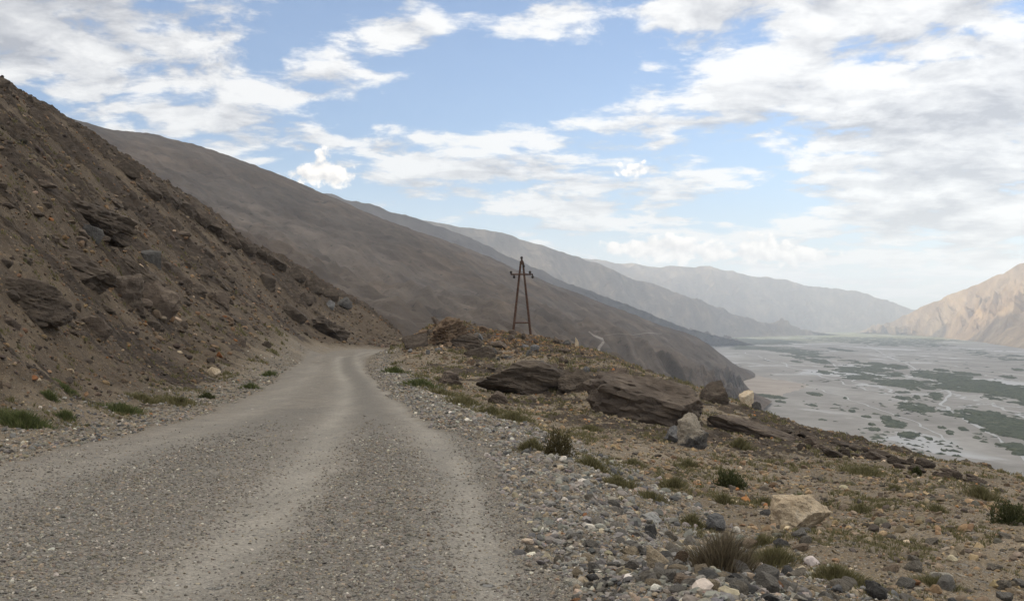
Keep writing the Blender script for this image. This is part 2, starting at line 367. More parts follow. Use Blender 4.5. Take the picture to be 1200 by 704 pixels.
# ================================================================== MOUNTAINS
ZF = -150.0
def resample(pts, n):
    pts = np.array(pts, float); d = np.concatenate([[0], np.cumsum(np.linalg.norm(np.diff(pts, axis=0), axis=1))]); d /= d[-1]
    # smooth cubic through the points
    t = np.linspace(0, 1, n); out = np.stack([np.interp(t, d, pts[:, k]) for k in range(3)], 1)
    k = max(1, n // 60); ker = np.ones(2 * k + 1) / (2 * k + 1)
    pad = np.pad(out, ((k, k), (0, 0)), mode='edge')
    sm = np.stack([np.convolve(pad[:, j], ker, 'valid') for j in range(3)], 1)
    sm[0], sm[-1] = out[0], out[-1]; return sm
def mountain_material(name, lo, mid, hi, scale, dark=.35, bumpd=8, streak=None, bands=False):
    m, t, b = material(name); p = t.pos(); at_ = t.attr('uvs').outputs['Color']
    v = t.vm('MULTIPLY', at_, streak or (30, 6, 1))
    n1 = t.noise(v, 1.0, 7, .6); n2 = t.noise(p, scale, 9, .62); n3 = t.noise(p, scale * .18, 4, .55)
    f = t.m('ADD', t.m('ADD', t.m('MULTIPLY', n1, .38), t.m('MULTIPLY', n2, .37)), t.m('MULTIPLY', n3, .25))
    col = t.ramp(f, [(.36, lo), (.5, mid), (.63, hi)])
    if bands:      # dark rock ribs and rubble lines running down the slope, browner and greyer patches
        w = t.noise(p, scale * .25, 3); q = t.vm('ADD', t.vm('MULTIPLY', at_, (9, 30, 1)), t.vm('SCALE', t.xyz(w, w, 0.0), 4.0))
        rib_ = t.m('MULTIPLY', t.ss(.56, .66, t.noise(q, 1.0, 7, .68)), t.ss(.42, .58, t.noise(p, scale * .3, 4)))
        col = t.mix(t.m('MULTIPLY', rib_, .75), col, tuple(c * .50 for c in lo))
        col = t.mix(t.ss(.42, .62, t.noise(p, scale * .12, 4, .6)), col, t.mix(1.0, col, (1.08, 1.0, .90), 'MULTIPLY'))
        gl = t.ss(.58, .66, t.noise(t.vm('MULTIPLY', at_, (46, 3.5, 1)), 1.0, 6, .6)); col = t.mix(t.m('MULTIPLY', gl, .4), col, hi)
    spots = t.ss(.60, .68, t.noise(p, scale * 4.2, 6, .7))
    col = t.mix(t.m('MULTIPLY', spots, dark), col, tuple(c * .45 for c in lo))
    t.put(b.inputs['Base Color'], col); b.inputs['Specular IOR Level'].default_value = .08; b.inputs['Roughness'].default_value = 1
    t.l.new(t.bump(t.m('ADD', f, t.m('MULTIPLY', n2, .6)), .8, bumpd), b.inputs['Normal'])
    return m
def mountain(name, rows, mat, ncol=500, nrow=220, amp=20, freq=.004, back=(1500, 600), gul=None, gamp=0, exps=None, tops=.25, seed=0.0, fine=0, ffreq=.01):
    """rows: polylines (3D points) from the ridge to the foot; a back slope is added behind the ridge"""
    Rw = [resample(r, ncol) for r in rows]
    top = Rw[0]; hdir = np.array([top[:, 0], top[:, 1]]).T; hdir /= np.linalg.norm(hdir, axis=1)[:, None]
    bk = top.copy(); bk[:, :2] += hdir * back[0]; bk[:, 2] = np.maximum(bk[:, 2] - back[1], ZF - 20)
    grid = []; vs = []
    nb = nrow // 6
    for i in range(nb):
        t = i / nb; e = t ** 1.6
        grid.append(bk * (1 - t) + top * t + np.array([0, 0, 1]) * ((bk[:, 2] * 0)[:, None])); vs.append(np.full(ncol, -(1 - t)))
    K = len(Rw) - 1
    for k in range(K):
        nn = nrow // K
        for i in range(nn + (1 if k == K - 1 else 0)):
            t = i / nn; grid.append(Rw[k] * (1 - t) + Rw[k + 1] * t); vs.append(np.full(ncol, (k + t) / K))
    G = np.array(grid); vv = np.array(vs); uu = np.tile(np.linspace(0, 1, ncol), (len(G), 1))
    X, Y = G[..., 0], G[..., 1]
    env = np.where(vv < 0, tops + (.5 - tops) * sstep(-.2, -.8, vv), tops + (1 - tops) * sstep(.02, .50, vv)) * sstep(1.0, .62, vv)
    dz = amp * fbm(X * freq + seed, Y * freq - seed, 6, .52)
    if gamp: dz += gamp * (ridged(uu * gul[0] + .5 * fbm(uu * 6 + seed, vv * 3, 3), vv * gul[1] + seed, 3, .42) - .55)
    side = sstep(0, .05, uu) * sstep(1, .90, uu)
    if fine:
        rg_ = ridged(uu * 60 + 2.2 * fbm(uu * 9 + seed, vv * 5, 4), vv * 3.2 + seed, 3, .55)
        G[..., 2] += fine * (.75 * (ridged(X * ffreq + seed, Y * ffreq * .7, 4, .55) - .8) + .45 * (rg_ - .7) * sstep(-.01, .12, vv)) * side * np.where(vv < 0, .35, 1) * sstep(1.0, .75, vv) * (.45 + .55 * sstep(0, .1, vv))
    G[..., 2] += dz * env * sstep(0, .06, uu) * sstep(1, .86, uu)
    idx = np.arange(G.shape[0] * ncol).reshape(G.shape[0], ncol)
    Qd = np.stack([idx[:-1, :-1], idx[1:, :-1], idx[1:, 1:], idx[:-1, 1:]], -1).reshape(-1, 4)
    o = mesh_np(name, G.reshape(-1, 3), Qd, mat, True, {'uvs': np.stack([uu, vv, 0 * uu], -1).reshape(-1, 3)})
    return tag(o, kind='structure')
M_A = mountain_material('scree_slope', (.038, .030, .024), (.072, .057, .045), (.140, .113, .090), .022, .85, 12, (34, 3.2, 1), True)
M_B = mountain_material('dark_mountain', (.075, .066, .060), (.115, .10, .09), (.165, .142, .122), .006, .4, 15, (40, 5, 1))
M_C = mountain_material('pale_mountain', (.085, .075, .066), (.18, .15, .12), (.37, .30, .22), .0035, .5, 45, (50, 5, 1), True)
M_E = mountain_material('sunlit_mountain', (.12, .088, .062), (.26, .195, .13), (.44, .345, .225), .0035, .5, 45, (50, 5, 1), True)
def PL(*a): return [at(*q) for q in a]
foot = lambda px, py: atz(px, py, ZF - 6)
# A: long scree slope across the middle, running down to a spur at the river
mA = mountain('mountain', [
    PL((-420, -10, 1500), (-200, 55, 1900), (0, 118, 2150), (80, 138, 2250), (120, 150, 2300), (165, 155, 2380), (215, 166, 2440), (270, 184, 2480), (330, 207, 2520), (400, 236, 2560), (440, 254, 2580), (500, 275, 2620), (560, 296, 2660), (640, 331, 2720), (700, 353, 2760), (740, 368, 2800), (790, 388, 2860), (812, 391, 2880), (835, 407, 2920), (862, 428, 2980), (885, 441, 3010)),
    PL((-420, 60, 900), (-200, 140, 1100), (0, 200, 1250), (165, 240, 1400), (330, 295, 1500), (500, 345, 1600), (640, 378, 1700), (740, 410, 1900), (800, 430, 2100), (840, 440, 2400), (872, 447, 2830)),
    PL((-420, 200, 480), (-200, 260, 540), (0, 300, 600), (165, 340, 650), (330, 370, 700), (500, 410, 760), (640, 445, 850), (740, 470, 1000), (800, 480, 1250), (840, 475, 1750), (880, 458, 2400)),
    PL((-420, 378, 260), (-200, 378, 280), (0, 380, 300), (165, 400, 310), (330, 430, 330), (500, 500, 380), (640, 560, 470), (740, 560, 700), (800, 555, 1000), (850, 520, 1350), (905, 470, 2050))],
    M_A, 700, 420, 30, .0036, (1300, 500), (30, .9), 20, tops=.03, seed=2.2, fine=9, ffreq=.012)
# B: second ridge
mountain('mountain', [
    PL((100, 190, 4500), (270, 205, 4700), (360, 222, 4800), (430, 239, 4900), (470, 251, 5000), (520, 268, 5100), (560, 284, 5200), (600, 302, 5300), (650, 325, 5500), (700, 345, 5700), (760, 368, 6000), (800, 384, 6300), (850, 397, 6900), (885, 404, 7450)),
    [foot(300, 440), foot(450, 425), foot(560, 420), foot(640, 416), foot(720, 411), foot(800, 407), foot(888, 404.5)]],
    M_B, 420, 200, 38, .0016, (2500, 900), (16, 1.0), 45, tops=.035, seed=5.1, fine=26, ffreq=.005)
# C: third ridge, sun on its pale cliffs
mountain('mountain', [
    PL((380, 240, 8000), (470, 252, 8200), (530, 266, 8400), (565, 269, 8600), (590, 275, 8800), (620, 285, 9000), (660, 297, 9300), (700, 310, 9600), (760, 332, 10200), (820, 353, 11000), (880, 375, 12000), (940, 388, 12900), (985, 392.5, 13300)),
    [foot(420, 404), foot(560, 403), foot(700, 400), foot(800, 397.5), foot(880, 395.5), foot(988, 392.7)]],
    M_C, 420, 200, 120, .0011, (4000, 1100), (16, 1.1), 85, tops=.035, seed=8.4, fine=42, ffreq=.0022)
# D: the far wall closing the valley
mountain('mountain', [
    PL((540, 285, 15000), (620, 290, 15200), (680, 303, 15500), (720, 309, 15800), (780, 313, 16200), (830, 312, 16600), (870, 322, 17000), (930, 331, 17600), (975, 337, 18000), (1010, 343, 18500), (1045, 355, 19000), (1075, 366, 19500), (1110, 376, 20000), (1150, 383, 20500)),
    [foot(600, 394), foot(760, 392), foot(900, 390.5), foot(1000, 389.5), foot(1080, 389), foot(1160, 388.5)]],
    M_C, 420, 180, 190, .0008, (5000, 1500), (16, 1.1), 100, tops=.035, seed=1.7, fine=80, ffreq=.0014)
# E: mountain side on the right bank
mountain('mountain', [
    PL((1000, 390.6, 15500), (1040, 381, 14500), (1060, 369, 13500), (1090, 356, 12600), (1110, 347, 12000), (1140, 336, 11400), (1170, 322, 10800), (1200, 308, 10200), (1260, 285, 9500), (1400, 230, 8600), (1600, 215, 7800), (1900, 210, 7000)),
    PL((1010, 389.5, 15000), (1050, 388, 13500), (1080, 383, 12500), (1110, 374, 11500), (1150, 362, 10500), (1200, 350, 9300), (1280, 335, 8400), (1420, 310, 7500), (1700, 290, 6500), (2000, 280, 5900)),
    [foot(1015, 391), foot(1060, 392.5), foot(1100, 396), foot(1150, 402), foot(1200, 410), foot(1300, 424), foot(1450, 436), foot(1700, 450), foot(2100, 470)]],
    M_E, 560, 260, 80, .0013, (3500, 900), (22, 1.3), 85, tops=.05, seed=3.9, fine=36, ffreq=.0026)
# the valley's left wall carried on unseen beside and behind the viewpoint, its heights shaped to shade the valley floor
mountain('mountain', [
    [(-2780, 5850, 500), (-2800, 5400, 1120), (-2800, 4500, 1220), (-2800, 3000, 1180), (-2800, 1500, 1080), (-2850, 0, 1050), (-2900, -2000, 1080), (-3000, -5000, 1080)],
    [(-2500, 5300, 300), (-2350, 4600, 600), (-2000, 3600, 650), (-1800, 2600, 620), (-1600, 1300, 560), (-1500, 0, 560), (-1600, -2000, 600), (-1700, -5000, 600)],
    [(-2250, 4800, -150), (-2100, 4300, 60), (-1550, 3200, 60), (-1100, 2200, 60), (-420, 1000, 150), (-240, 60, 92), (-300, -1500, 40), (-500, -5000, -150)]],
    M_A, 300, 160, 60, .002, (2500, 900), (30, 1.2), 30, seed=6.6)

# ================================================================== VALLEY FLOOR
def floor_material():
    m, t, b = material('river_gravel'); p = t.pos()
    # flow coordinate: stretched along the valley
    v = t.vm('MULTIPLY', p, (1.0, .33, 1.0)); w = t.noise(p, .0016, 3, .5)
    x, y, z = t.sep(v); v2 = t.xyz(t.m('ADD', x, t.m('MULTIPLY', w, 500)), y, 0.0)
    n1 = t.noise(v2, .006, 7, .6); n2 = t.noise(p, .03, 6, .6); n3 = t.noise(v2, .0016, 4, .5)
    col = t.ramp(t.m('ADD', t.m('MULTIPLY', n1, .65), t.m('MULTIPLY', n2, .35)), [(.36, (.15, .138, .122)), (.5, (.215, .20, .18)), (.64, (.285, .268, .243))])
    wet = t.ss(.52, .57, n1)
    wet = t.m('MULTIPLY', wet, t.ss(.42, .55, n3))
    far = t.ss(7000, 11500, t.sep(p)[1])
    col = t.mix(far, col, t.ramp(n1, [(.35, (.12, .13, .045)), (.5, (.26, .25, .11)), (.65, (.36, .33, .19))]))
    col = t.mix(t.m('MULTIPLY', wet, .5), col, (.20, .19, .175))
    t.put(b.inputs['Base Color'], col)
    t.put(b.inputs['Roughness'], t.m('SUBTRACT', .95, t.m('MULTIPLY', wet, .55)))
    t.put(b.inputs['Specular IOR Level'], t.m('ADD', .1, t.m('MULTIPLY', wet, .35)))
    return m
fx = np.concatenate([np.linspace(-14000, 16000, 80)]); fy = np.concatenate([np.linspace(-6000, 24000, 80)])
FX, FY = np.meshgrid(fx, fy); idx = np.arange(FX.size).reshape(FX.shape)
Qf = np.stack([idx[:-1, :-1], idx[:-1, 1:], idx[1:, 1:], idx[1:, :-1]], -1).reshape(-1, 4)
tag(mesh_np('river_bed', np.stack([FX, FY, np.full(FX.shape, ZF)], -1).reshape(-1, 3), Qf, floor_material()), kind='structure')

#<<DETAIL
# ================================================================== ROCKS
def ico(sub):
    b = bmesh.new(); bmesh.ops.create_icosphere(b, subdivisions=sub, radius=1.0)
    v = np.array([x.co[:] for x in b.verts]); f = np.array([[q.index for q in p.verts] for p in b.faces]); b.free(); return v, f
ICO = {k: ico(k) for k in (1, 2, 3, 4, 5)}
def rock_geo(seed, sub=4, cuts=9, rough=.10, strata=0.0, sfreq=5.0, dims=(1, 1, 1), fine=.03):
    g = np.random.default_rng(seed); v, f = ICO[sub]; v = v.copy()
    if cuts >= 100:          # blocky boulder: six slightly skewed faces first
        for ax in ((1, -.25, .75), (-1, -.2, .30), (0, 1, .1), (.15, -1, .55), (.10, -.12, 1), (.1, .1, -1)):
            nrm = np.array(ax) + g.normal(0, .07, 3); nrm /= np.linalg.norm(nrm); ex = v @ nrm - g.uniform(.56, .64); v -= np.where(ex > 0, ex, 0)[:, None] * nrm
        cuts -= 100
    for _ in range(cuts):
        nrm = g.normal(size=3); nrm[2] = nrm[2] * .8 + .15; nrm /= np.linalg.norm(nrm); dd = g.uniform(.45, .82)
        ex = v @ nrm - dd; v -= np.where(ex > 0, ex, 0)[:, None] * nrm * .96
    o = g.uniform(-50, 50, 3); q = v * 1.3 + o
    nz = fbm(q[:, 0], q[:, 1], 3, .5, q[:, 2]); rg = np.abs(fbm(q[:, 0] * 2.1, q[:, 1] * 2.1, 3, .55, q[:, 2] * 2.1))
    ln = np.linalg.norm(v, axis=1, keepdims=True); n0 = v / np.maximum(ln, 1e-6)
    k = rough * nz - rough * .9 * rg
    if strata:
        h = v[:, 2] * sfreq + .8 * nz + o[0]; st = np.abs((h % 1.0) - .5) * 2
        band = perlin(np.floor(h) * 3.71 + o[1], np.floor(h) * 1.37) 
        k = k + strata * (band * .9 - sstep(.75, 1.0, st) * .55) * (1 - .5 * np.abs(n0[:, 2]))
    if fine and sub >= 3:
        q = v * 7 + o; k = k + fine * fbm(q[:, 0], q[:, 1], 3, .6, q[:, 2] * (2.5 if strata else 1))
    v = v + n0 * k[:, None]
    return v * np.array(dims), f
def rock_material(name, lo, mid, hi, strata=False, cap=None):
    m, t, b = material(name); tc = t.new('ShaderNodeTexCoord').outputs['Object']; p = t.pos()
    v = t.vm('MULTIPLY', tc, (1, 1, 4.0)) if strata else tc
    n1 = t.noise(v, 1.6, 8, .65, .3); n2 = t.noise(tc, 9, 7, .65); n3 = t.noise(p, 1.1, 3)
    f = t.m('ADD', t.m('ADD', t.m('MULTIPLY', n1, .5), t.m('MULTIPLY', n2, .28)), t.m('MULTIPLY', n3, .22))
    col = t.ramp(f, [(.34, lo), (.5, mid), (.64, hi)])
    if cap:
        nz = t.sep(t.new('ShaderNodeTexCoord').outputs['Object'])
        col = t.mix(t.ss(.42, .58, t.m('ADD', t.m('MULTIPLY', t.m('SUBTRACT', nz[2], t.m('MULTIPLY', nz[0], .55)), .5), t.m('MULTIPLY', n1, .95))), col, cap)
    cr = t.voro(t.vm('ADD', v, t.vm('SCALE', t.new('ShaderNodeTexNoise').outputs['Color'], .0)), 2.1, 'DISTANCE_TO_EDGE')['Distance']
    crack = t.ss(.0, .03, cr)
    t.put(b.inputs['Base Color'], t.mix(t.m('MULTIPLY', t.m('SUBTRACT', 1.0, crack), .35), col, tuple(c * .4 for c in lo)))
    b.inputs['Roughness'].default_value = .9; b.inputs['Specular IOR Level'].default_value = .2
    t.l.new(t.bump(t.m('ADD', t.m('MULTIPLY', n2, .7), n1), .9, .12), b.inputs['Normal'])
    return m
MR = {
    'dark': rock_material('dark_bedrock', (.038, .029, .022), (.078, .060, .045), (.150, .116, .084), True),
    'slab': rock_material('purple_brown_bedrock', (.048, .036, .028), (.098, .076, .058), (.18, .14, .104), True),
    'brown': rock_material('brown_rock', (.07, .052, .040), (.125, .095, .072), (.20, .155, .112), True),
    'orange': rock_material('rust_rock', (.065, .042, .030), (.150, .100, .064), (.27, .195, .125), True),
    'tan': rock_material('tan_rock', (.36, .265, .165), (.52, .41, .28), (.62, .53, .40)),
    'grey': rock_material('grey_rock', (.09, .088, .086), (.165, .158, .15), (.25, .24, .225)),
    'slate': rock_material('dark_grey_rock', (.050, .046, .042), (.090, .083, .075), (.15, .138, .122)),
    'white': rock_material('pale_rock', (.33, .31, .28), (.47, .45, .41), (.60, .58, .54)),
    'capped': rock_material('weathered_rock', (.06, .055, .05), (.11, .10, .09), (.17, .155, .135), False, (.30, .255, .195)),
}
def rock(name, cat, label, px, py, w, h, mat, seed, tilt=0.0, deep=.8, strata=0.0, sub=4, cuts=9, rough=.1, group=None, sink=.28, yaw=None, sfreq=5.0, Y=None):
    """px, py: middle of the foot in the photograph; w, h: its width and height there, turned into metres at its own distance"""
    g = ground_hit(px, py) if Y is None else None
    if Y is not None:
        x = at(px, py, Y)[0]; g = np.array([x, Y, float(ground_z(x, Y))])
    if g is None: return None
    k = math.hypot(g[0], g[1]) / F; W, Hh = w * k / 2 * 1.12, h * k
    hz_ = Hh / (2 - 2 * sink) * 1.25
    v, f = rock_geo(seed, sub, cuts, rough, strata, sfreq)
    ca, sa = math.cos(R(tilt)), math.sin(R(tilt))
    dims = np.array([W, W * deep, hz_]); v = v * dims
    v = np.stack([v[:, 0] * ca + v[:, 2] * sa, v[:, 1], -v[:, 0] * sa + v[:, 2] * ca], 1)
    yw = (math.atan2(-g[0], g[1]) if yaw is None else yaw)
    s = max(W, hz_)
    o = mesh_np(name, v / s, f, MR[mat], True)
    o.scale = (s, s, s); o.rotation_euler = (0, 0, yw); o.location = (g[0], g[1] + W * deep * .35, g[2] + hz_ * (1 - 2 * sink))
    me = o.data
    try: me.set_sharp_from_angle(angle=R(32))
    except Exception: pass
    return tag(o, label, cat, group)

B, O = 'boulder', 'rock outcrop'
L_ = [
 # right slope
 ('boulder', B, 'large tan block with a flat top standing alone on the stony right slope', 935, 620, 82, 41, 'tan', 8, -4, .75, 0, .10),
 ('boulder', B, 'pale topped boulder with a dark broken face lying in front of the long dark outcrop', 813, 524, 46, 31, 'capped', 12, 12, .9, 0, .12),
 ('boulder', B, 'low grey rock touching the left side of the pale topped boulder', 789, 518, 30, 15, 'grey', 21, 0, .8, 0, .12),
 ('boulder', B, 'dark angular boulder perched on the crest above the river flats', 836, 471, 38, 22, 'dark', 36, 12, .8, .04, .12),
 ('boulder', B, 'tan rounded boulder on the crest right of the dark angular boulder', 876, 468, 25, 16, 'tan', 41, 6, .8, 0, .10, 56),
 ('boulder', B, 'small dark boulder leaning on the tan rounded boulder of the crest', 888, 471, 15, 9, 'slate', 47, 6, .8, 0, .10, 55),
 ('boulder', B, 'grey flat stone beside the dry brown bush near the road verge', 838, 622, 36, 20, 'grey', 52, -8, .8, 0, .10),
 ('boulder', B, 'dark wedge of rock at the lower edge of the picture below the big tan block', 1026, 700, 34, 17, 'slate', 57, 12, .7, 0, .10),
 ('boulder', B, 'tan angular stone in the grey roadside gravel, largest of the verge', 770, 668, 28, 24, 'tan', 61, -20, .7, 0, .1),
 ('boulder', B, 'rust orange split stone beside the tan angular stone of the verge', 797, 664, 18, 15, 'orange', 66, 35, .7, 0, .1),
 ('boulder', B, 'dark flat stone on the slope left of and below the big tan block', 915, 640, 22, 9, 'slate', 71, 0, .8, 0, .1),
 ('boulder', B, 'long pale stone lying in the gravel verge left of the dry brown bush', 762, 612, 30, 10, 'white', 75, 14, .7, 0, .1),
 ('rock_outcrop', O, 'long dark slab of bedrock sloping down to the right, biggest outcrop beside the river', 775, 495, 158, 52, 'slab', 104, 15, .55, .06, .09),
 ('rock_outcrop', O, 'brown broken bluff at the upper left end of the long dark slab', 717, 480, 44, 44, 'brown', 107, 10, .8, .10, .12),
 ('rock_outcrop', O, 'low dark tail of bedrock running down from the long dark slab', 885, 512, 100, 18, 'slab', 113, 17, .5, .06, .10),
 ('rock_outcrop', O, 'dark humped outcrop in the middle of the mound below the pole', 622, 461, 116, 32, 'dark', 124, 9, .6, .06, .11),
 ('rock_outcrop', O, 'dark ledge at the right end of the humped outcrop on the mound', 678, 459, 52, 20, 'dark', 127, 12, .6, .08, .10),
 ('rock_outcrop', O, 'rust coloured layered crag at the left top of the mound by the road bend', 521, 402, 56, 26, 'orange', 138, -16, .7, .22, .16),
 ('boulder', B, 'jagged rust coloured block at the right end of the layered crag', 537, 389, 18, 12, 'orange', 736, 8, .7, .12, .14),
 ('boulder', B, 'narrow dark prong of rock on top of the rust coloured crag', 512, 382, 9, 12, 'brown', 737, -30, .7, .12, .14),
 ('rock_outcrop', O, 'dark leaning slab at the left foot of the mound beside the road bend', 484, 409, 34, 17, 'slab', 143, -38, .5, .10, .08),
 ('rock_outcrop', O, 'dark block below the rust coloured layered crag on the mound', 545, 408, 42, 14, 'dark', 147, 6, .7, .10, .10),
 ('rock_outcrop', O, 'layered brown rocks at the foot of the mound beside the grassy verge', 527, 452, 36, 14, 'brown', 151, 10, .7, .14, .10),
 ('rock_outcrop', O, 'small stack of grey layered slabs at the foot of the humped outcrop', 582, 473, 24, 11, 'brown', 157, 22, .7, .16, .10),
 ('boulder', B, 'dark flat boulder on the left flank of the mound under the crag', 562, 420, 34, 14, 'dark', 163, 6, .7, .06, .10),
 ('boulder', B, 'brown boulder on the mound between the crag and the pole', 585, 409, 24, 9, 'brown', 167, 4, .8, .06, .10),
 ('boulder', B, 'dark stone standing on the mound crest right of the pole', 665, 405, 10, 8, 'slate', 171, 0, .8, 0, .10),
 ('boulder', B, 'whitish upright stone on the mound crest right of the pole', 676, 407, 6, 11, 'tan', 175, 0, .8, 0, .08),
 ('boulder', B, 'brown rock on the mound crest just left of the dark standing stone', 652, 404, 15, 8, 'brown', 179, 0, .8, 0, .08),
 # left hillside
 ('boulder', B, 'big dark boulder above the left side of the road bend', 383, 393, 50, 19, 'dark', 204, 10, .7, .08, .12),
 ('boulder', B, 'dark boulder left of the big dark boulder above the road bend', 344, 374, 30, 15, 'dark', 205, 12, .7, .06, .12),
 ('boulder', B, 'dark rock higher up the hillside above the road bend, farthest of its cluster', 402, 361, 20, 11, 'slate', 209, 12, .8, 0, .1),
 ('boulder', B, 'grey rock between two dark rocks above the road bend', 387, 361, 10, 8, 'grey', 213, 0, .8, 0, .1),
 ('boulder', B, 'dark rock with a pointed top uphill of the big dark boulder', 359, 355, 18, 10, 'dark', 217, 12, .8, 0, .1),
 ('rock_outcrop', O, 'dark low ledge on the hillside left of the boulder cluster', 313, 337, 26, 13, 'dark', 221, 22, .6, .08, .1),
 ('rock_outcrop', O, 'dark layered outcrop at the left edge of the picture above the road', 24, 357, 76, 27, 'dark', 231, 10, .6, .12, .1),
 ('rock_outcrop', O, 'long dark ledge slanting over the left hillside above the layered outcrop', 96, 326, 92, 28, 'dark', 237, 22, .5, .10, .1),
 ('rock_outcrop', O, 'squat dark crag in the middle of the left hillside', 145, 350, 44, 34, 'slab', 241, 14, .7, .08, .12),
 ('rock_outcrop', O, 'cracked dark crag with a rusty side right of the squat crag on the left hillside', 180, 364, 40, 36, 'brown', 247, 32, .6, .12, .14),
 ('rock_outcrop', O, 'thin dark ledge above the squat crag on the left hillside', 160, 326, 62, 15, 'dark', 253, 27, .5, .10, .1),
 ('rock_outcrop', O, 'dark block sitting alone above and right of the two crags on the left hillside', 177, 307, 26, 16, 'slate', 257, 18, .7, .06, .1),
 ('rock_outcrop', O, 'wide broken dark outcrop high on the left hillside', 105, 262, 84, 22, 'dark', 261, 14, .6, .12, .12),
 ('rock_outcrop', O, 'dark outcrop below the wide broken one, beside a pale stony patch', 106, 277, 22, 13, 'slate', 265, 10, .7, .06, .1),
 ('rock_outcrop', O, 'small brown ledge low on the left hillside above the grass', 112, 391, 32, 16, 'brown', 269, 26, .6, .1, .1),
 ('rock_outcrop', O, 'narrow dark ledge on the left hillside between crags and road bend', 232, 345, 22, 10, 'dark', 271, 30, .6, .1, .1),
 ('rock_outcrop', O, 'reddish ledge on the left hillside just below the narrow dark ledge', 258, 357, 26, 12, 'brown', 275, 28, .6, .1, .1),
 ('boulder', B, 'pale slab lying at the foot of the left hillside by the road', 251, 443, 16, 11, 'tan', 281, 40, .6, 0, .1),
 ('boulder', B, 'knob of dark rock on the skyline at the top left corner', 3, 104, 14, 9, 'dark', 285, 10, .8, 0, .1),
 ('boulder', B, 'second smaller knob of dark rock on the left skyline', 35, 120, 8, 6, 'dark', 289, 10, .8, 0, .1),
]
for (nm, ct, lb, px, py, w, h, mt, sd_, tl, dp, st, rg, *yy) in L_:
    big = w > 40; hill_ = px < 420 and nm == 'rock_outcrop'
    rock(nm, ct, lb, px, py, w * (1.15 if hill_ else 1), h * (.95 if hill_ else 1), mt, sd_, tl + (6 if hill_ else 0), dp, st, 5 if big else 4, (109 if lb.startswith('large tan') else 15) if st == 0 else 10, rg, None, .42 if hill_ else (.30 if lb.startswith('large tan') else .28), Y=yy[0] if yy else None)
# the dark rib down the spur: a chain of ledges
rib = [(150, 203), (172, 222), (196, 231), (215, 244), (232, 256), (250, 268), (268, 281), (286, 290), (304, 299), (322, 308), (345, 321), (368, 336), (388, 346)]
for i, (px, py) in enumerate(rib):
    rock('rock_ledge', 'rock ledge', 'dark rock ledge in the rib running down the skyline of the left hillside', px, py + 5, 34 - i * .8, 12, 'dark', 300 + i * 7, 33, .45, .12, 4, 7, .12, 'ledges of the dark rib on the left hillside')
g_ = np.random.default_rng(77)
cnt = 0
while cnt < 70:
    px, py = g_.uniform(0, 330), g_.uniform(150, 420)
    if py > 385 + .08 * px or py < 150 + .68 * px * .8: continue
    if rock('hillside_rock', 'rock', 'dark weathered rock sticking out of the brown left hillside', px, py, g_.uniform(6, 24), g_.uniform(3, 7), g_.choice(['dark', 'dark', 'brown', 'slab']), 500 + cnt, g_.uniform(8, 34), .6, .10, 3, 7, .12, 'rocks scattered over the left hillside', .4) is not None: cnt += 1
cnt = 0
while cnt < 60:
    px, py = g_.uniform(480, 720), g_.uniform(385, 440)
    if ground_hit(px, py) is None or (px > 600 and py < 392 + .42 * (px - 620)) or py > 412 + .25 * (px - 470): continue
    if rock('mound_rock', 'rock', 'brown or dark rock lying among the rubble of the mound', px, py, g_.uniform(4, 14), g_.uniform(3, 7), g_.choice(['dark', 'brown', 'brown', 'slate', 'orange', 'grey']), 700 + cnt, g_.uniform(-10, 25), .8, .06, 3, 8, .12, 'rubble rocks on the mound under the pole') is not None: cnt += 1
cnt = 0
while cnt < 34:
    px = g_.uniform(860, 1150); py = 487 + (px - 860) * .255 + g_.uniform(2, 26) * (1 - (px - 860) / 420)
    if rock('crest_rock', 'rock', 'dark rock in the stony crest line above the river flats', px, py, g_.uniform(7, 30), g_.uniform(3, 8), g_.choice(['dark', 'slab', 'brown', 'slab']), 900 + cnt, g_.uniform(10, 22), .6, .10, 3, 7, .12, 'rocks along the crest above the river') is not None: cnt += 1
    else: cnt += .2

# ================================================================== LOOSE STONES
SVAR = {1: [rock_geo(2000 + i, 1, 6, .14, 0, 5, (1, g_.uniform(.6, .95), g_.uniform(.4, .75)), 0) for i in range(10)],
        2: [rock_geo(2100 + i, 2, 13, .08, 0, 5, (1, g_.uniform(.6, .95), g_.uniform(.4, .75)), 0) for i in range(10)],
        0: []}
_iv, _if = ico(1); 
b0 = bmesh.new(); bmesh.ops.create_icosphere(b0, subdivisions=1, radius=1.0)
OCT = (np.array([(1, 0, 0), (0, 1, 0), (-1, 0, 0), (0, -1, 0), (.1, .1, .8), (0, 0, -.6)], float), np.array([(0, 1, 4), (1, 2, 4), (2, 3, 4), (3, 0, 4), (1, 0, 5), (2, 1, 5), (3, 2, 5), (0, 3, 5)])); b0.free()
for i in range(10):
    v = OCT[0] * g_.uniform(.75, 1.2, (6, 3)) * np.array([1, g_.uniform(.6, .95), g_.uniform(.5, .9)]) + g_.normal(0, .1, (6, 3)); SVAR[0].append((v, OCT[1]))
PAL = np.array([(.10, .10, .105), (.17, .165, .16), (.22, .21, .20), (.19, .175, .155), (.30, .255, .195), (.24, .19, .15), (.50, .48, .44), (.29, .16, .085)])
PWT = {'verge': [.11, .27, .27, .17, .10, .05, .025, .005], 'left': [.14, .22, .22, .2, .1, .08, .03, .01], 'slope': [.2, .18, .12, .25, .14, .10, .012, .005],
       'hill': [.32, .18, .05, .2, .1, .12, .02, .01], 'road': [.04, .20, .32, .24, .10, .05, .05, 0]}
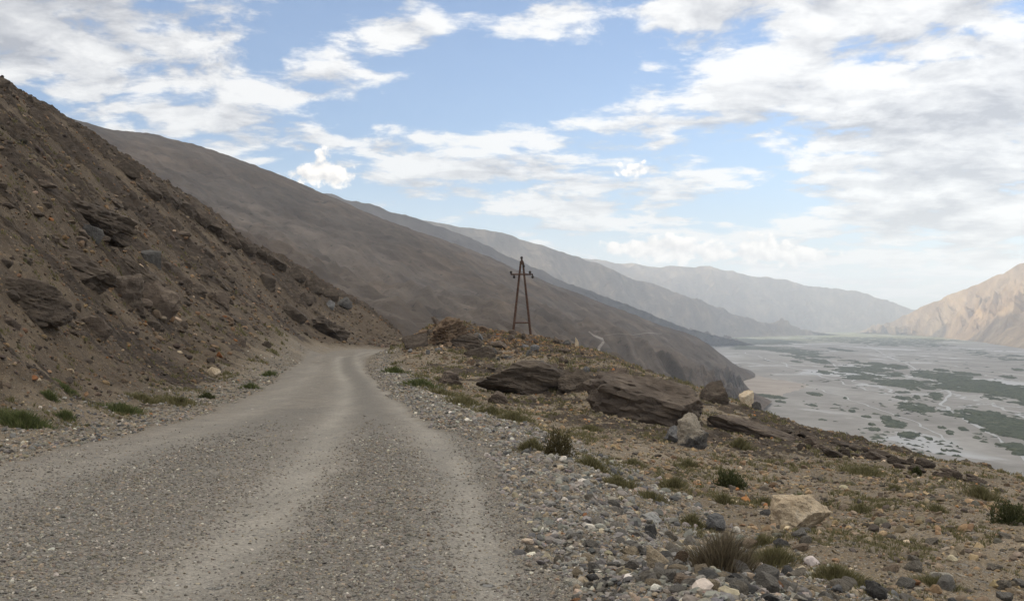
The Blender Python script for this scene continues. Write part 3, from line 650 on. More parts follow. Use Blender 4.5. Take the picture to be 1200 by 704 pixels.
def pick(nc, amin, amax, rmin, rmax):
    az = g_.uniform(R(amin), R(amax), nc); r = np.exp(g_.uniform(math.log(rmin), math.log(rmax), nc)); X, Y = r * np.sin(az), r * np.cos(az)
    return X, Y, r, gfield(ROAD, X, Y), gfield(VERGE, X, Y), gfield(HILL, X, Y), gfield(LAT, X, Y), gfield(SD, X, Y)
X, Y, r, ro, ve, hi, la, sdd = pick(380000, -31, 31, 4.3, 200)
zone = np.where(ro > .5, 'road', np.where((la > 0) & (sdd < 3.0), 'verge', np.where(la > 0, 'slope', np.where(sdd < 3.2, 'left', 'hill'))))
clump = .5 + .9 * fbm(X * .6, Y * .6, 3)
gravel_ridge = gfield(ridge, X, Y); smooth_ = gfield(rut, X, Y)
pr = np.select([zone == 'road', zone == 'verge', zone == 'slope', zone == 'left'], [(.52 * (1.1 - smooth_) + 1.0 * gravel_ridge * np.clip(clump, .2, 2)) * sstep(30, 11, r), (.95 - .22 * np.clip(sdd, 0, 3)) * 1.0, .46 * np.clip(clump, .3, 1.3), .50 * np.clip(1.3 - sdd * .3, .2, 1)], (.34 * np.clip(clump, .15, 1.4)))
pr = pr + np.where(zone == 'slope', .5 * gfield(MOUND, X, Y), 0)
keep = g_.random(len(X)) < pr
X, Y, r, zone, la, sdd = X[keep], Y[keep], r[keep], zone[keep], la[keep], sdd[keep]
smin = np.maximum(.0011 * r, np.select([zone == 'road', zone == 'verge'], [.006, .012], .012))
smax = np.select([zone == 'road', zone == 'verge', zone == 'slope', zone == 'left'], [.024 + .014 * gfield(ridge, X, Y), .085, .14, .10], .20)
big_ok = (zone == 'verge') & (sdd > .7)
smax = np.where(big_ok, .12, smax); smax = np.where((zone == 'slope') & (gfield(MOUND, X, Y) > .25), .30, smax); smax = np.where((zone == 'hill') & (r > 60), .45, smax)
S = np.minimum(smin * g_.random(len(X)) ** (-1 / np.select([zone == 'road', zone == 'verge'], [2.6, 2.1], 2.0)), smax * g_.uniform(.5, 1, len(X)))
ok = S > smin * .8
X, Y, r, zone, S = X[ok], Y[ok], r[ok], zone[ok], S[ok]
Z = ground_z(X, Y)
ci = np.zeros(len(X), int)
for zn, w in PWT.items():
    k = np.nonzero(zone == zn)[0]; ci[k] = g_.choice(len(PAL), len(k), p=np.array(w) / sum(w))
colr = np.clip(PAL[ci] * np.array([1.05, .98, .86]) * g_.uniform(.7, 1.2, (len(X), 1)) * g_.uniform(.95, 1.05, (len(X), 3)), .02, .7)
rk_ = (zone == 'road')[:, None]; colr = np.where(rk_, colr * .72 + .28 * np.array([.215, .19, .158]), colr)
colr[zone == 'verge'] *= np.array([1.12, 1.14, 1.17])
colr[zone == 'slope'] *= np.array([.98, .87, .73])
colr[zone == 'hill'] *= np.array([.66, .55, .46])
md = gfield(MOUND, X, Y)[:, None] * (zone == 'slope')[:, None]; colr = colr * (1 - md * (1 - np.array([.80, .66, .54])))
order = np.argsort(-S / r); single = np.zeros(len(X), bool)
inview = (np.abs(X / Y) < .468) & (Y > 6.3)
top = [i for i in order if inview[i] and zone[i] != 'road'][:290]; single[top] = True
sm, t_, b_ = material('loose_stone_mix'); ca = t_.attr('col').outputs['Color']; nn = t_.noise(t_.pos(), 30, 4, .65)
t_.put(b_.inputs['Base Color'], t_.mix(.55, ca, t_.mix(1.0, ca, t_.ramp(nn, [(.3, .55), (.7, 1.35)]), 'MULTIPLY'))); b_.inputs['Specular IOR Level'].default_value = .15
t_.l.new(t_.bump(nn, .6, .01), b_.inputs['Normal'])
def rot_mats(n):
    a, b, c = g_.uniform(0, 2 * np.pi, n), g_.normal(0, .35, n), g_.normal(0, .35, n)
    ca_, sa_, cb, sb, cc, sc2 = np.cos(a), np.sin(a), np.cos(b), np.sin(b), np.cos(c), np.sin(c); o = np.zeros(n); i = np.ones(n)
    Rz = np.stack([ca_, -sa_, o, sa_, ca_, o, o, o, i], -1).reshape(n, 3, 3); Rx = np.stack([i, o, o, o, cb, -sb, o, sb, cb], -1).reshape(n, 3, 3); Ry = np.stack([cc, o, sc2, o, i, o, -sc2, o, cc], -1).reshape(n, 3, 3)
    return Rz @ Rx @ Ry
def merge(name, sel):
    Vs, Fs, Cs, base = [], [], [], 0
    px_ = S[sel] / r[sel] * 1100; lod = np.where(px_ > 3.2, 2, np.where(px_ > 1.6, 1, 0)); var = g_.integers(0, 10, len(sel)); RM = rot_mats(len(sel))
    for l in (0, 1, 2):
        for k in range(10):
            j = np.nonzero((lod == l) & (var == k))[0]
            if not len(j): continue
            v, f = SVAR[l][k]; s = sel[j]
            W_ = np.einsum('nij,vj->nvi', RM[j], v) * S[s][:, None, None] + np.stack([X[s], Y[s], Z[s] + S[s] * .18], -1)[:, None, :]
            Vs.append(W_.reshape(-1, 3)); Fs.append((f[None] + (np.arange(len(j)) * len(v))[:, None, None]).reshape(-1, 3) + base); Cs.append(np.repeat(colr[s], len(v), 0)); base += len(j) * len(v)
    return tag(mesh_np(name, np.concatenate(Vs), np.concatenate(Fs), sm, False, {'col': np.concatenate(Cs)}), kind='stuff')
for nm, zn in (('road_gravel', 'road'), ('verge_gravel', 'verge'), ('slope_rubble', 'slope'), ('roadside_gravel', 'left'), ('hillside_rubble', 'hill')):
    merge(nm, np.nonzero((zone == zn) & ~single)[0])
CN = ['slate', 'grey', 'grey', 'brown', 'tan', 'brown', 'white', 'orange']; WORD = {'slate': 'dark', 'grey': 'grey', 'brown': 'brown', 'tan': 'tan', 'white': 'whitish', 'orange': 'rust orange'}
WHERE = {'verge': 'lying in the gravel bank along the right side of the road', 'slope': 'lying on the dry slope beyond the right gravel bank', 'left': 'lying on the gravelly left edge of the road', 'hill': 'lying on the brown hillside left of the road'}
PALM = {}
def stone_mat(ci_):
    if ci_ not in PALM:
        c = PAL[ci_] * np.array([1.05, .98, .86]); PALM[ci_] = rock_material('stone', tuple(c * .62), tuple(c), tuple(np.minimum(c * 1.4, .7)))
    return PALM[ci_]
MESHES = {}
RMs = rot_mats(len(top))
for n_, i in enumerate(top):
    key = (int(ci[i]), int(g_.integers(0, 6)))
    w = WORD[CN[ci[i]]]; lb = f'{w} loose stone {WHERE[zone[i]]}'
    if key not in MESHES:
        v, f = rock_geo(3000 + key[0] * 10 + key[1], 3, 14, .07, 0, 5, (1, g_.uniform(.65, .95), g_.uniform(.45, .75)), .03)
        o = mesh_np('loose_stone', v, f, stone_mat(key[0]), True); o.data.set_sharp_from_angle(angle=R(30)); MESHES[key] = o.data
    else:
        o = bpy.data.objects.new('loose_stone', MESHES[key]); COL.objects.link(o)
    from mathutils import Matrix
    o.matrix_world = Matrix.LocRotScale(Vector((X[i], Y[i], Z[i] + S[i] * .2)), Matrix(RMs[n_].tolist()).to_quaternion(), Vector((S[i],) * 3))
    tag(o, lb, 'stone', f'{w} stones ' + WHERE[zone[i]])

# ================================================================== GRASS AND SHRUBS
def plant_material(name, a, b_, c):
    m, t, b = material(name); p = t.pos(); at_ = t.attr('col').outputs['Color']
    s = t.new('ShaderNodeSeparateColor'); t.l.new(at_, s.inputs[0])
    t.put(b.inputs['Base Color'], t.ramp(s.outputs[0], [(0, a), (.5, b_), (1, c)])); b.inputs['Roughness'].default_value = .8
    b.inputs['Specular IOR Level'].default_value = .1
    tr = t.new('ShaderNodeBsdfTranslucent'); mx = t.new('ShaderNodeMixShader'); mx.inputs[0].default_value = .42
    t.l.new(b.inputs['Base Color'].links[0].from_socket, tr.inputs['Color']); t.l.new(b.outputs[0], mx.inputs[1]); t.l.new(tr.outputs[0], mx.inputs[2]); t.l.new(mx.outputs[0], m.node_tree.nodes['Material Output'].inputs['Surface'])
    return m
MP = {'brownbush': plant_material('brown_green_bush', (.050, .040, .020), (.098, .080, .038), (.165, .135, .07)),
      'green': plant_material('green_grass', (.060, .075, .028), (.115, .130, .050), (.19, .185, .085)),
      'olive': plant_material('olive_grass', (.095, .086, .040), (.165, .146, .070), (.26, .222, .12)),
      'dry': plant_material('dry_brush', (.075, .058, .038), (.145, .115, .072), (.25, .205, .135)),
      'dark': plant_material('dark_shrub', (.036, .042, .018), (.075, .080, .033), (.135, .125, .060))}
def blades(cx, cy, rx, ry, hgt, n, wid, seed, spread=.8, dome=True):
    g = np.random.default_rng(seed); a = g.uniform(0, 2 * np.pi, n); q = np.minimum(np.abs(g.normal(0, .55, n)), 1.35); ox, oy = np.cos(a) * q * rx, np.sin(a) * q * ry
    lum = 1 + .5 * perlin(ox / rx * 2 + seed, oy / ry * 2)
    h = hgt * g.uniform(.35, 1.0, n) * (1 - .42 * q if dome else 1) * np.clip(lum, .4, 1.4)
    lx, ly = g.normal(0, .35, n) + np.cos(a) * q * spread, g.normal(0, .35, n) + np.sin(a) * q * spread
    th = g.uniform(0, np.pi, n); wx_, wy_ = np.cos(th) * wid, np.sin(th) * wid
    z0 = ground_z(cx + ox, cy + oy) - .01
    bx, by = cx + ox, cy + oy
    P0 = np.stack([bx - wx_, by - wy_, z0], -1); P1 = np.stack([bx + wx_, by + wy_, z0], -1)
    mx, my = bx + lx * h * .35, by + ly * h * .35
    P2 = np.stack([mx + wx_ * .8, my + wy_ * .8, z0 + h * .6], -1); P3 = np.stack([mx - wx_ * .8, my - wy_ * .8, z0 + h * .6], -1)
    P4 = np.stack([bx + lx * h * .85, by + ly * h * .85, z0 + h], -1)
    V = np.stack([P0, P1, P2, P3, P4], 1).reshape(-1, 3); i = np.arange(n)[:, None] * 5
    f = np.concatenate([i + np.array([[0, 1, 2]]), i + np.array([[0, 2, 3]]), i + np.array([[3, 2, 4]])])
    c = np.clip(g.normal(.45, .22, n), 0, 1); cc = np.repeat(np.stack([c, c, c], -1), 5, 0)
    return V, f, cc
def bushy(g0, rx, hg, k, seed, dens):
    """a rounded bush: upright twigs carrying many small leaves through a lumpy dome"""
    g = np.random.default_rng(seed); n = int(1700 * dens); d = g.normal(size=(n, 3)); d /= np.linalg.norm(d, axis=1)[:, None]; d[:, 2] = np.abs(d[:, 2])
    lump = 1 + .45 * fbm(d[:, 0] * 2.2 + seed, d[:, 1] * 2.2, 3, .6, d[:, 2] * 2.2)
    p = d * (g.random(n) ** .35 * lump)[:, None] * np.array([rx, rx * .8, hg * .95]); p += np.array([g0[0], g0[1] + rx * .4, 0]); p[:, 2] += ground_z(p[:, 0], p[:, 1]) - .02
    u = g.normal(size=(n, 3)) * .45 + d * .5 + np.array([0, 0, .9]); u /= np.linalg.norm(u, axis=1)[:, None]; w = np.cross(u, g.normal(size=(n, 3))); w /= np.linalg.norm(w, axis=1)[:, None]
    L = (g.uniform(1.6, 4.2, n) * k)[:, None]; Wd = np.maximum(.55 * k, .003)
    V = np.stack([p - w * Wd, p + w * Wd, p + u * L * .6 + w * Wd * .8, p + u * L, p + u * L * .6 - w * Wd * .8], 1).reshape(-1, 3); i = np.arange(n)[:, None] * 5
    f = np.concatenate([i + np.array([[0, 1, 2]]), i + np.array([[0, 2, 4]]), i + np.array([[4, 2, 3]])])
    c = np.clip(g.normal(.45, .22, n), 0, 1); return V, f, np.repeat(np.stack([c, c, c], -1), 5, 0)
def plant(name, cat, label, px, py, w, h, mat, seed, group=None, dens=1.0, dome=True):
    g = ground_hit(px, py)
    if g is None: return
    k = math.hypot(g[0], g[1]) / F; rx = w * k / 2; hg = h * k
    if name == 'grass_patch': hg *= .85
    n = int(np.clip(dens * 26 * w * math.sqrt(h) * .25, 220, 2600))
    V, f, c = bushy(g, rx, hg, k, seed, dens) if name == 'shrub' else blades(g[0], g[1] + rx * .4, rx, rx * .75, hg * 1.15, n, max(.003, .42 * k), seed, dome=dome)
    if name != 'shrub':      # a thin litter of dead blades ties the tuft to the soil
        gg = np.random.default_rng(seed + 9); m_ = 14; a = np.arange(m_) / m_ * 6.283; kk = rx * gg.uniform(.45, .95, m_)
        X_ = np.append(g[0] + np.cos(a) * kk, g[0]); Y_ = np.append(g[1] + rx * .4 + np.sin(a) * kk * .75, g[1] + rx * .4)
        L_v = np.stack([X_, Y_, ground_z(X_, Y_) + .006], -1); V = np.concatenate([V, L_v]); b0_ = len(V) - m_ - 1
        f = np.concatenate([f, [[b0_ + i, b0_ + (i + 1) % m_, b0_ + m_] for i in range(m_)]]); c = np.concatenate([c, np.full((m_ + 1, 3), .35)])
    org = np.array([g[0], g[1], g[2]])
    o = mesh_np(name, V - org, f, MP[mat], True, {'col': c}); o.location = org
    tag(o, label, cat, group)
for i, a in enumerate([
    ('shrub', 'bush', 'dense dark olive bush at the outer edge of the gravel bank beside the road', 655, 533, 36, 30, 'brownbush', 1.2),
    ('shrub', 'bush', 'round green bush growing alone on the slope left of the big tan block', 857, 572, 33, 20, 'dark', 1.1),
    ('dry_bush', 'bush', 'big dry brown bush with thin stalks at the bottom of the slope by the verge', 849, 667, 74, 46, 'dry', 1.5),
    ('shrub', 'bush', 'green bush cut by the right edge of the picture', 1189, 614, 40, 25, 'dark', 1.2),
    ('shrub', 'bush', 'small dark plant standing alone near the crest on the far right slope', 1075, 558, 8, 9, 'dark', 1),
    ('grass_patch', 'grass', 'thick green grass patch at the left edge of the picture by the road', 20, 500, 52, 18, 'green', 1.7),
    ('grass_patch', 'grass', 'small green tuft on the bank above the thick left grass patch', 57, 467, 16, 12, 'green', 1.2),
    ('grass_patch', 'grass', 'green tuft with a flat top right of the small tuft on the left bank', 76, 457, 26, 8, 'green', 1.2),
    ('grass_patch', 'grass', 'bright green tuft at the right end of the left grass strip', 242, 467, 18, 9, 'dark', 1.6),
    ('grass_patch', 'grass', 'long low grass patch in the middle of the left grass strip', 140, 484, 46, 14, 'green', 1.2),
    ('grass_patch', 'grass', 'grass patch between the thick left patch and the long low one', 76, 492, 20, 13, 'green', 1.2),
    ('grass_patch', 'grass', 'thin grass joining the long low patch and the bright tuft on the left', 205, 474, 52, 12, 'olive', 1.1),
    ('grass_patch', 'grass', 'short olive grass in front of the left bank, above the road edge', 165, 470, 40, 10, 'olive', 1),
    ('grass_patch', 'grass', 'small grass patch left of the road where it narrows towards the bend', 292, 455, 24, 8, 'green', 1),
    ('grass_patch', 'grass', 'grass tuft at the foot of the hillside nearest the road bend', 315, 441, 18, 8, 'green', 1),
    ('grass_patch', 'grass', 'green grass strip at the mound foot nearest the road bend', 462, 437, 26, 9, 'green', 1.3),
    ('grass_patch', 'grass', 'green grass strip along the verge below the layered brown rocks', 492, 453, 40, 11, 'green', 1.3),
    ('grass_patch', 'grass', 'olive grass below the small stack of grey slabs', 545, 474, 44, 12, 'olive', 1.3),
    ('grass_patch', 'grass', 'green grass band along the verge left of the dark olive bush', 605, 494, 46, 14, 'olive', 1.4),
    ('grass_patch', 'grass', 'olive grass in front of the dark olive bush', 622, 527, 34, 15, 'olive', 1.3),
    ('grass_patch', 'grass', 'olive grass right of the dark olive bush on the verge', 697, 549, 40, 16, 'olive', 1.3),
    ('grass_patch', 'grass', 'patch of olive grass on the verge below and right of the olive bush', 728, 570, 40, 15, 'olive', 1.2),
    ('grass_patch', 'grass', 'tuft of yellowish grass midway between olive bush and round green bush', 790, 572, 30, 15, 'olive', 1.1),
    ('grass_patch', 'grass', 'green blades of grass above the dry brown bush', 812, 618, 30, 17, 'olive', 1.1),
    ('grass_patch', 'grass', 'yellow grass tuft just below the round green bush', 850, 590, 20, 16, 'olive', 1.1),
    ('grass_patch', 'grass', 'dry grass tuft behind the pale topped boulder on the slope', 868, 526, 34, 14, 'olive', 1.1),
    ('grass_patch', 'grass', 'grass tuft between the pale topped boulder and the round green bush', 808, 548, 26, 13, 'olive', 1),
    ('grass_patch', 'grass', 'green grass behind the left corner of the big tan block', 940, 590, 26, 14, 'green', 1.1),
    ('grass_patch', 'grass', 'low olive grass left of the big tan block', 900, 592, 34, 12, 'olive', 1),
    ('grass_patch', 'grass', 'wide grass strip in the upper middle of the right slope', 1015, 557, 56, 11, 'olive', 1.1),
    ('grass_patch', 'grass', 'grass patch on the slope above the bush at the right edge', 1155, 586, 40, 16, 'olive', 1.1),
    ('grass_patch', 'grass', 'grass patch below the big tan block, right of the dry bush', 905, 662, 70, 22, 'olive', 1.2),
    ('grass_patch', 'grass', 'wide yellowish grass patch below the big tan block near the picture bottom', 985, 682, 76, 22, 'olive', 1.2),
    ('grass_patch', 'grass', 'grass tuft at the bottom right of the slope', 1105, 690, 54, 16, 'olive', 1),
    ('grass_patch', 'grass', 'thin grass clump right of the big tan block', 1100, 600, 26, 11, 'olive', .9),
    ('grass_patch', 'grass', 'grass tuft at the foot of the dark ledge on the mound', 690, 505, 40, 9, 'olive', .9),
    ('grass_patch', 'grass', 'grass tuft below the humped outcrop of the mound', 648, 459, 18, 8, 'olive', 1),
    ('grass_patch', 'grass', 'low olive grass between the layered brown rocks and the grey slabs on the verge', 518, 463, 40, 10, 'olive', 1.1),
    ('grass_patch', 'grass', 'thin grass on the verge just above the olive grass of the grey slabs', 575, 484, 36, 11, 'olive', 1.1),
    ('grass_patch', 'grass', 'sparse grass at the right end of the verge grass, above the dry bush', 765, 586, 36, 13, 'olive', 1),
    ('grass_patch', 'grass', 'yellow grass fringe at the right foot of the dry brown bush', 892, 640, 34, 14, 'olive', 1),
    ('grass_patch', 'grass', 'loose grass on the slope between the round green bush and the right edge', 1010, 600, 30, 11, 'olive', .8),
    ('grass_patch', 'grass', 'small grass tuft below the wide grass strip of the right slope', 1050, 575, 22, 9, 'olive', .8),
    ('grass_patch', 'grass', 'pale grass tuft left of the round green bush, beyond the verge', 745, 545, 26, 10, 'olive', .8),
]):
    plant(*a[:7], a[7], 4000 + i, None, a[8])
# fine sparse herbs over the slopes
Xg, Yg, rg_, ro, ve, hi, la, sdd = pick(80000, -30, 30, 7, 110)
cl = fbm(Xg * .35 + 3, Yg * .35, 4, .6)
k = (ro < .1) & (g_.random(len(Xg)) < np.clip((cl - .05) * 1.5, 0, .6)) & ((sdd > 1.6)) & ~((hi > .5) & (g_.random(len(Xg)) < .55))
Vs, Fs, Cs, bs = [], [], [], 0
for x, y, rr_ in zip(Xg[k], Yg[k], rg_[k]):
    kk = rr_ / F; n_ = 14
    V_, f_, c_ = blades(x, y, g_.uniform(2, 6) * kk + .03, g_.uniform(2, 6) * kk + .03, g_.uniform(3, 6) * kk + .03, n_, max(.003, .5 * kk), int(g_.integers(1e6)))
    Vs.append(V_); Fs.append(f_ + bs); Cs.append(c_); bs += len(V_)
tag(mesh_np('sparse_herbs', np.concatenate(Vs), np.concatenate(Fs), MP['olive'], True, {'col': np.concatenate(Cs)}), kind='stuff')

# ================================================================== POLE
def tube(pts, rad, nseg=10, cap=True):
    pts = [np.array(p, float) for p in pts]; rad = rad if isinstance(rad, (list, tuple)) else [rad] * len(pts)
    V, Fq = [], []
    for i, p in enumerate(pts):
        d = pts[min(i + 1, len(pts) - 1)] - pts[max(i - 1, 0)]; d /= np.linalg.norm(d)
        a = np.cross(d, (0, 1, .01)); a = a if np.linalg.norm(a) > .05 else np.cross(d, (1, 0, 0)); a /= np.linalg.norm(a); b = np.cross(d, a)
        for k in range(nseg):
            t = 2 * math.pi * k / nseg; V.append(p + rad[i] * (a * math.cos(t) + b * math.sin(t)))
    for i in range(len(pts) - 1):
        for k in range(nseg): Fq.append([i * nseg + k, i * nseg + (k + 1) % nseg, (i + 1) * nseg + (k + 1) % nseg, (i + 1) * nseg + k])
    n = len(V); V += [pts[0], pts[-1]]
    for k in range(nseg):
        Fq.append([n, (k + 1) % nseg, k, k]); Fq.append([n + 1, n - nseg + k, n - nseg + (k + 1) % nseg, n - nseg + (k + 1) % nseg])
    return V, Fq
def solid(name, parts, mat, parent):
    b = bmesh.new()
    for V, Fq in parts:
        vs = [b.verts.new(v) for v in V]
        for f in Fq:
            f = list(dict.fromkeys(f))
            try: b.faces.new([vs[i] for i in f])
            except ValueError: pass
    bmesh.ops.recalc_face_normals(b, faces=b.faces[:])
    me = bpy.data.meshes.new(name); b.to_mesh(me); b.free(); me.materials.append(mat)
    for p in me.polygons: p.use_smooth = True
    me.set_sharp_from_angle(angle=R(40))
    o = bpy.data.objects.new(name, me); COL.objects.link(o); o.parent = parent; return o
rust, t_, b_ = material('rusty_steel'); n_ = t_.noise(t_.pos(), 6, 6, .65)
t_.put(b_.inputs['Base Color'], t_.ramp(n_, [(.3, (.050, .028, .020)), (.5, (.095, .052, .036)), (.7, (.14, .082, .056))])); b_.inputs['Roughness'].default_value = .85; b_.inputs['Metallic'].default_value = .2
glz, t_, b_ = material('dark_porcelain'); t_.put(b_.inputs['Base Color'], t_.ramp(t_.noise(t_.pos(), 8, 3), [(.3, (.018, .012, .010)), (.7, (.04, .026, .02))])); b_.inputs['Roughness'].default_value = .35
PY = 117.0; pc = at(611.5, 392, PY); gz = float(ground_z(pc[0], PY)); u = PY / F; top_z = at(611, 306, PY)[2]
pole = bpy.data.objects.new('utility_pole', None); COL.objects.link(pole); pole.location = (pc[0], PY, gz)
tag(pole, 'rusty A-frame utility pole with two legs and one crossarm standing on the mound', 'utility pole')
Hp = top_z - gz; hwid_ = 10.6 * u; row = lambda py: at(611, py, PY)[2] - gz
xl = lambda z: -hwid_ + (hwid_ - .10) * z / Hp
for s in (-1, 1):
    solid('leg', [tube([(s * hwid_ * 1.06, 0, -.6), (s * hwid_, 0, 0), (s * .10, 0, Hp)], [.145, .14, .105], 12), tube([(s * hwid_ * 1.06, 0, -.5), (s * hwid_ * .98, 0, .55)], [.20, .19], 12)] if s < 0 else [tube([(s * hwid_ * 1.06, 0, -.6), (s * hwid_, 0, 0), (s * .10, 0, Hp)], [.145, .14, .105], 12)], rust, pole)
zc_ = row(321.5); zb = row(378)
solid('crossarm', [tube([(-13 * u, -.16, zc_), (13 * u, -.16, zc_)], .075, 8)], rust, pole)
solid('brace', [tube([(xl(zb), -.13, zb), (-xl(zb), -.13, zb)], .075, 8)], rust, pole)
solid('top_bracket', [tube([(0, 0, Hp - .35), (0, 0, Hp + .22)], [.17, .10], 10), tube([(-.22, -.12, Hp - .25), (.25, -.12, Hp - .25)], .05, 8)], rust, pole)
def insulator(x, z, up):
    s = 1 if up else -1
    o = solid('insulator', [tube([(x, -.18, z), (x, -.18, z + s * .10), (x, -.18, z + s * .16), (x, -.18, z + s * .2), (x, -.18, z + s * .26), (x, -.18, z + s * .34), (x, -.18, z + s * .38)], [.06, .07, .17, .12, .17, .11, .04], 12)], glz, pole)
    solid('hook', [tube([(x, -.17, z - s * .10), (x, -.17, z + s * .06)], .03, 6)], rust, o)
for x, z, up in ((-12.6 * u, zc_, True), (-9.0 * u, zc_ - .04, False), (9.6 * u, zc_, True), (12.6 * u, zc_ - .04, False), (-.02, Hp + .12, True), (2.2 * u, Hp - .3, False)): insulator(x, z, up)

# ================================================================== TRACK ON THE SCREE SLOPE
tree = BVHTree.FromPolygons([v.co for v in mA.data.vertices], [p.vertices[:] for p in mA.data.polygons])
def slope_hit(px, py):
    d = Vector(ray(px, py)); h = tree.ray_cast(Vector((0, 0, CZ)), d.normalized()); return h[0]
def ribbon(name, pix, wpx, mat, lift=1.0):
    pix = np.array(pix, float); d = np.concatenate([[0], np.cumsum(np.hypot(*np.diff(pix, axis=0).T))]); t = np.linspace(0, d[-1], int(d[-1] * 2) + 2)
    q = np.stack([np.interp(t, d, pix[:, 0]), np.interp(t, d, pix[:, 1])], 1); V = []
    for i, (px, py) in enumerate(q):
        w = np.interp(t[i] / d[-1], np.linspace(0, 1, len(wpx)), wpx) / 2; tx, ty = (q[min(i + 1, len(q) - 1)] - q[max(i - 1, 0)]); L = math.hypot(tx, ty) or 1
        j = .25 * math.sin(i * 1.7); 
        a, b = slope_hit(px - ty / L * w, py + tx / L * w + j), slope_hit(px + ty / L * w, py - tx / L * w + j)
        if a is None or b is None: continue
        V += [(a.x, a.y, a.z + lift), (b.x, b.y, b.z + lift)]
    n = len(V) // 2
    if n < 2: return
    tag(mesh_np(name, np.array(V), np.array([[2 * i, 2 * i + 1, 2 * i + 3, 2 * i + 2] for i in range(n - 1)]), mat, True), kind='structure')
dust, t_, b_ = material('dust_track'); t_.put(b_.inputs['Base Color'], t_.ramp(t_.noise(t_.pos(), .2, 4), [(.3, (.17, .145, .12)), (.7, (.23, .20, .17))]))
ribbon('track', [(690, 389), (696, 394), (706, 398), (707, 402), (702, 408), (701, 414)], [1.5, 2.2, 3.0, 3.6], dust)
ribbon('track', [(708, 394), (724, 391.5), (741, 393), (757, 390.5), (776, 391.5)], [.5, .7, .4, .7, .4], dust)

# ================================================================== SCRUB ISLANDS, CHANNELS, SAND
def zp(x, y): return 840 + x / 3.2, 340 + y / 3.2
def inside(poly, X, Y):
    r_ = np.zeros(X.shape, bool); n = len(poly)
    for i in range(n):
        (x1, y1), (x2, y2) = poly[i], poly[(i + 1) % n]
        c = (y1 > Y) != (y2 > Y); r_ ^= c & (X < (x2 - x1) * (Y - y1) / (y2 - y1 + 1e-9) + x1)
    return r_
scrub, t_, b_ = material('scrub_foliage'); n_ = t_.noise(t_.pos(), .06, 7, .65)
t_.put(b_.inputs['Base Color'], t_.ramp(n_, [(.32, (.022, .028, .018)), (.5, (.044, .052, .030)), (.68, (.095, .10, .062))])); b_.inputs['Specular IOR Level'].default_value = .05
t_.l.new(t_.bump(t_.noise(t_.pos(), .25, 4, .6), 1.0, 2.0), b_.inputs['Normal'])
ISL_N = 0
def island(name, poly_px, label, cat='scrub island', group=None, hole=-.36, seed=0, hgt=2.6, mat=None, kind=None):
    W_ = np.array([atz(px, py, ZF)[:2] for px, py in poly_px]); x0, y0 = W_.min(0); x1, y1 = W_.max(0); Ym = (y0 + y1) / 2
    m_ = .04 * max(x1 - x0, y1 - y0); cx_ = max(2.2, Ym * .0011); cy_ = max(4.0, Ym * .0040)
    if (x1 - x0) / cx_ * (y1 - y0) / cy_ > 90000: f_ = math.sqrt((x1 - x0) / cx_ * (y1 - y0) / cy_ / 90000); cx_ *= f_; cy_ *= f_
    gx = np.arange(x0 - m_ - cx_, x1 + m_ + cx_ * 2, cx_); gy = np.arange(y0 - m_ - cy_, y1 + m_ + cy_ * 2, cy_); A_, B_ = np.meshgrid(gx, gy)
    sc_ = max(x1 - x0, (y1 - y0) * .5)
    wx_ = A_ + .09 * sc_ * fbm(A_ / sc_ * 7 + seed, B_ / sc_ * 3.5, 5, .65); wy_ = B_ + .20 * sc_ * fbm(A_ / sc_ * 6 - seed, B_ / sc_ * 3 + 9, 4, .6)
    inn = inside(W_, wx_, wy_) & (fbm(A_ / 60 + seed * 3, B_ / 110, 4, .6) + .35 * fbm(A_ / 17, B_ / 40, 3, .6) > hole)
    cells = (inn[:-1, :-1].astype(int) + inn[1:, :-1] + inn[:-1, 1:] + inn[1:, 1:]) >= 2
    if cells.sum() < 2: return
    full = np.zeros(inn.shape, int)
    for a in (slice(0, -1), slice(1, None)):
        for b in (slice(0, -1), slice(1, None)): full[a, b] += cells
    z = ZF - .4 + np.where(full == 4, .8 + hgt * (.55 + .6 * fbm(A_ / 9, B_ / 14, 3, .6)), 0)
    id_ = np.arange(A_.size).reshape(A_.shape); q = np.stack([id_[:-1, :-1], id_[:-1, 1:], id_[1:, 1:], id_[1:, :-1]], -1)[cells]
    u_, inv = np.unique(q, return_inverse=True); V = np.stack([A_, B_, z], -1).reshape(-1, 3)[u_]
    org = np.array([V[:, 0].mean(), V[:, 1].mean(), ZF]); o = mesh_np(name, V - org, inv.reshape(-1, 4), mat or scrub, True); o.location = org
    tag(o, label, cat, group, kind)
def scatter_scrub(n, seed):
    g = np.random.default_rng(seed); Vs, Fs, bs = [], [], 0
    while n > 0:
        px, py = 840 + g.uniform(20, 1250) / 3.2, 340 + g.uniform(225, 640) / 3.2; p = atz(px, py, ZF)
        q = fbm(np.array([p[0] / 160]), np.array([p[1] / 420]), 4, .6)[0]
        if q < .12 - .3 * max(0, (px - 1050) / 400): n -= .05; continue
        m = int(g.integers(5, 8)); rx = g.uniform(2, 7) * (.5 + p[1] / 2500); ry = rx * g.uniform(1.2, 3.2); a = np.sort(g.uniform(0, 6.283, m)); k = g.uniform(.6, 1.2, m)
        ring = np.stack([p[0] + np.cos(a) * rx * k, p[1] + np.sin(a) * ry * k, np.full(m, ZF - .1)], 1)
        Vs += [ring, [[p[0], p[1], ZF + g.uniform(.8, 2.4)]]]; Fs += [[bs + i, bs + (i + 1) % m, bs + m] for i in range(m)]; bs += m + 1; n -= 1
    tag(mesh_np('scattered_scrub', np.concatenate(Vs), np.array(Fs), scrub, True), kind='stuff')
def ell(cx_, cy_, rx, ry, n=18, slant=.12):
    return [zp(cx_ + rx * math.cos(2 * math.pi * k / n), cy_ + ry * math.sin(2 * math.pi * k / n) + slant * rx * math.cos(2 * math.pi * k / n)) for k in range(n)]
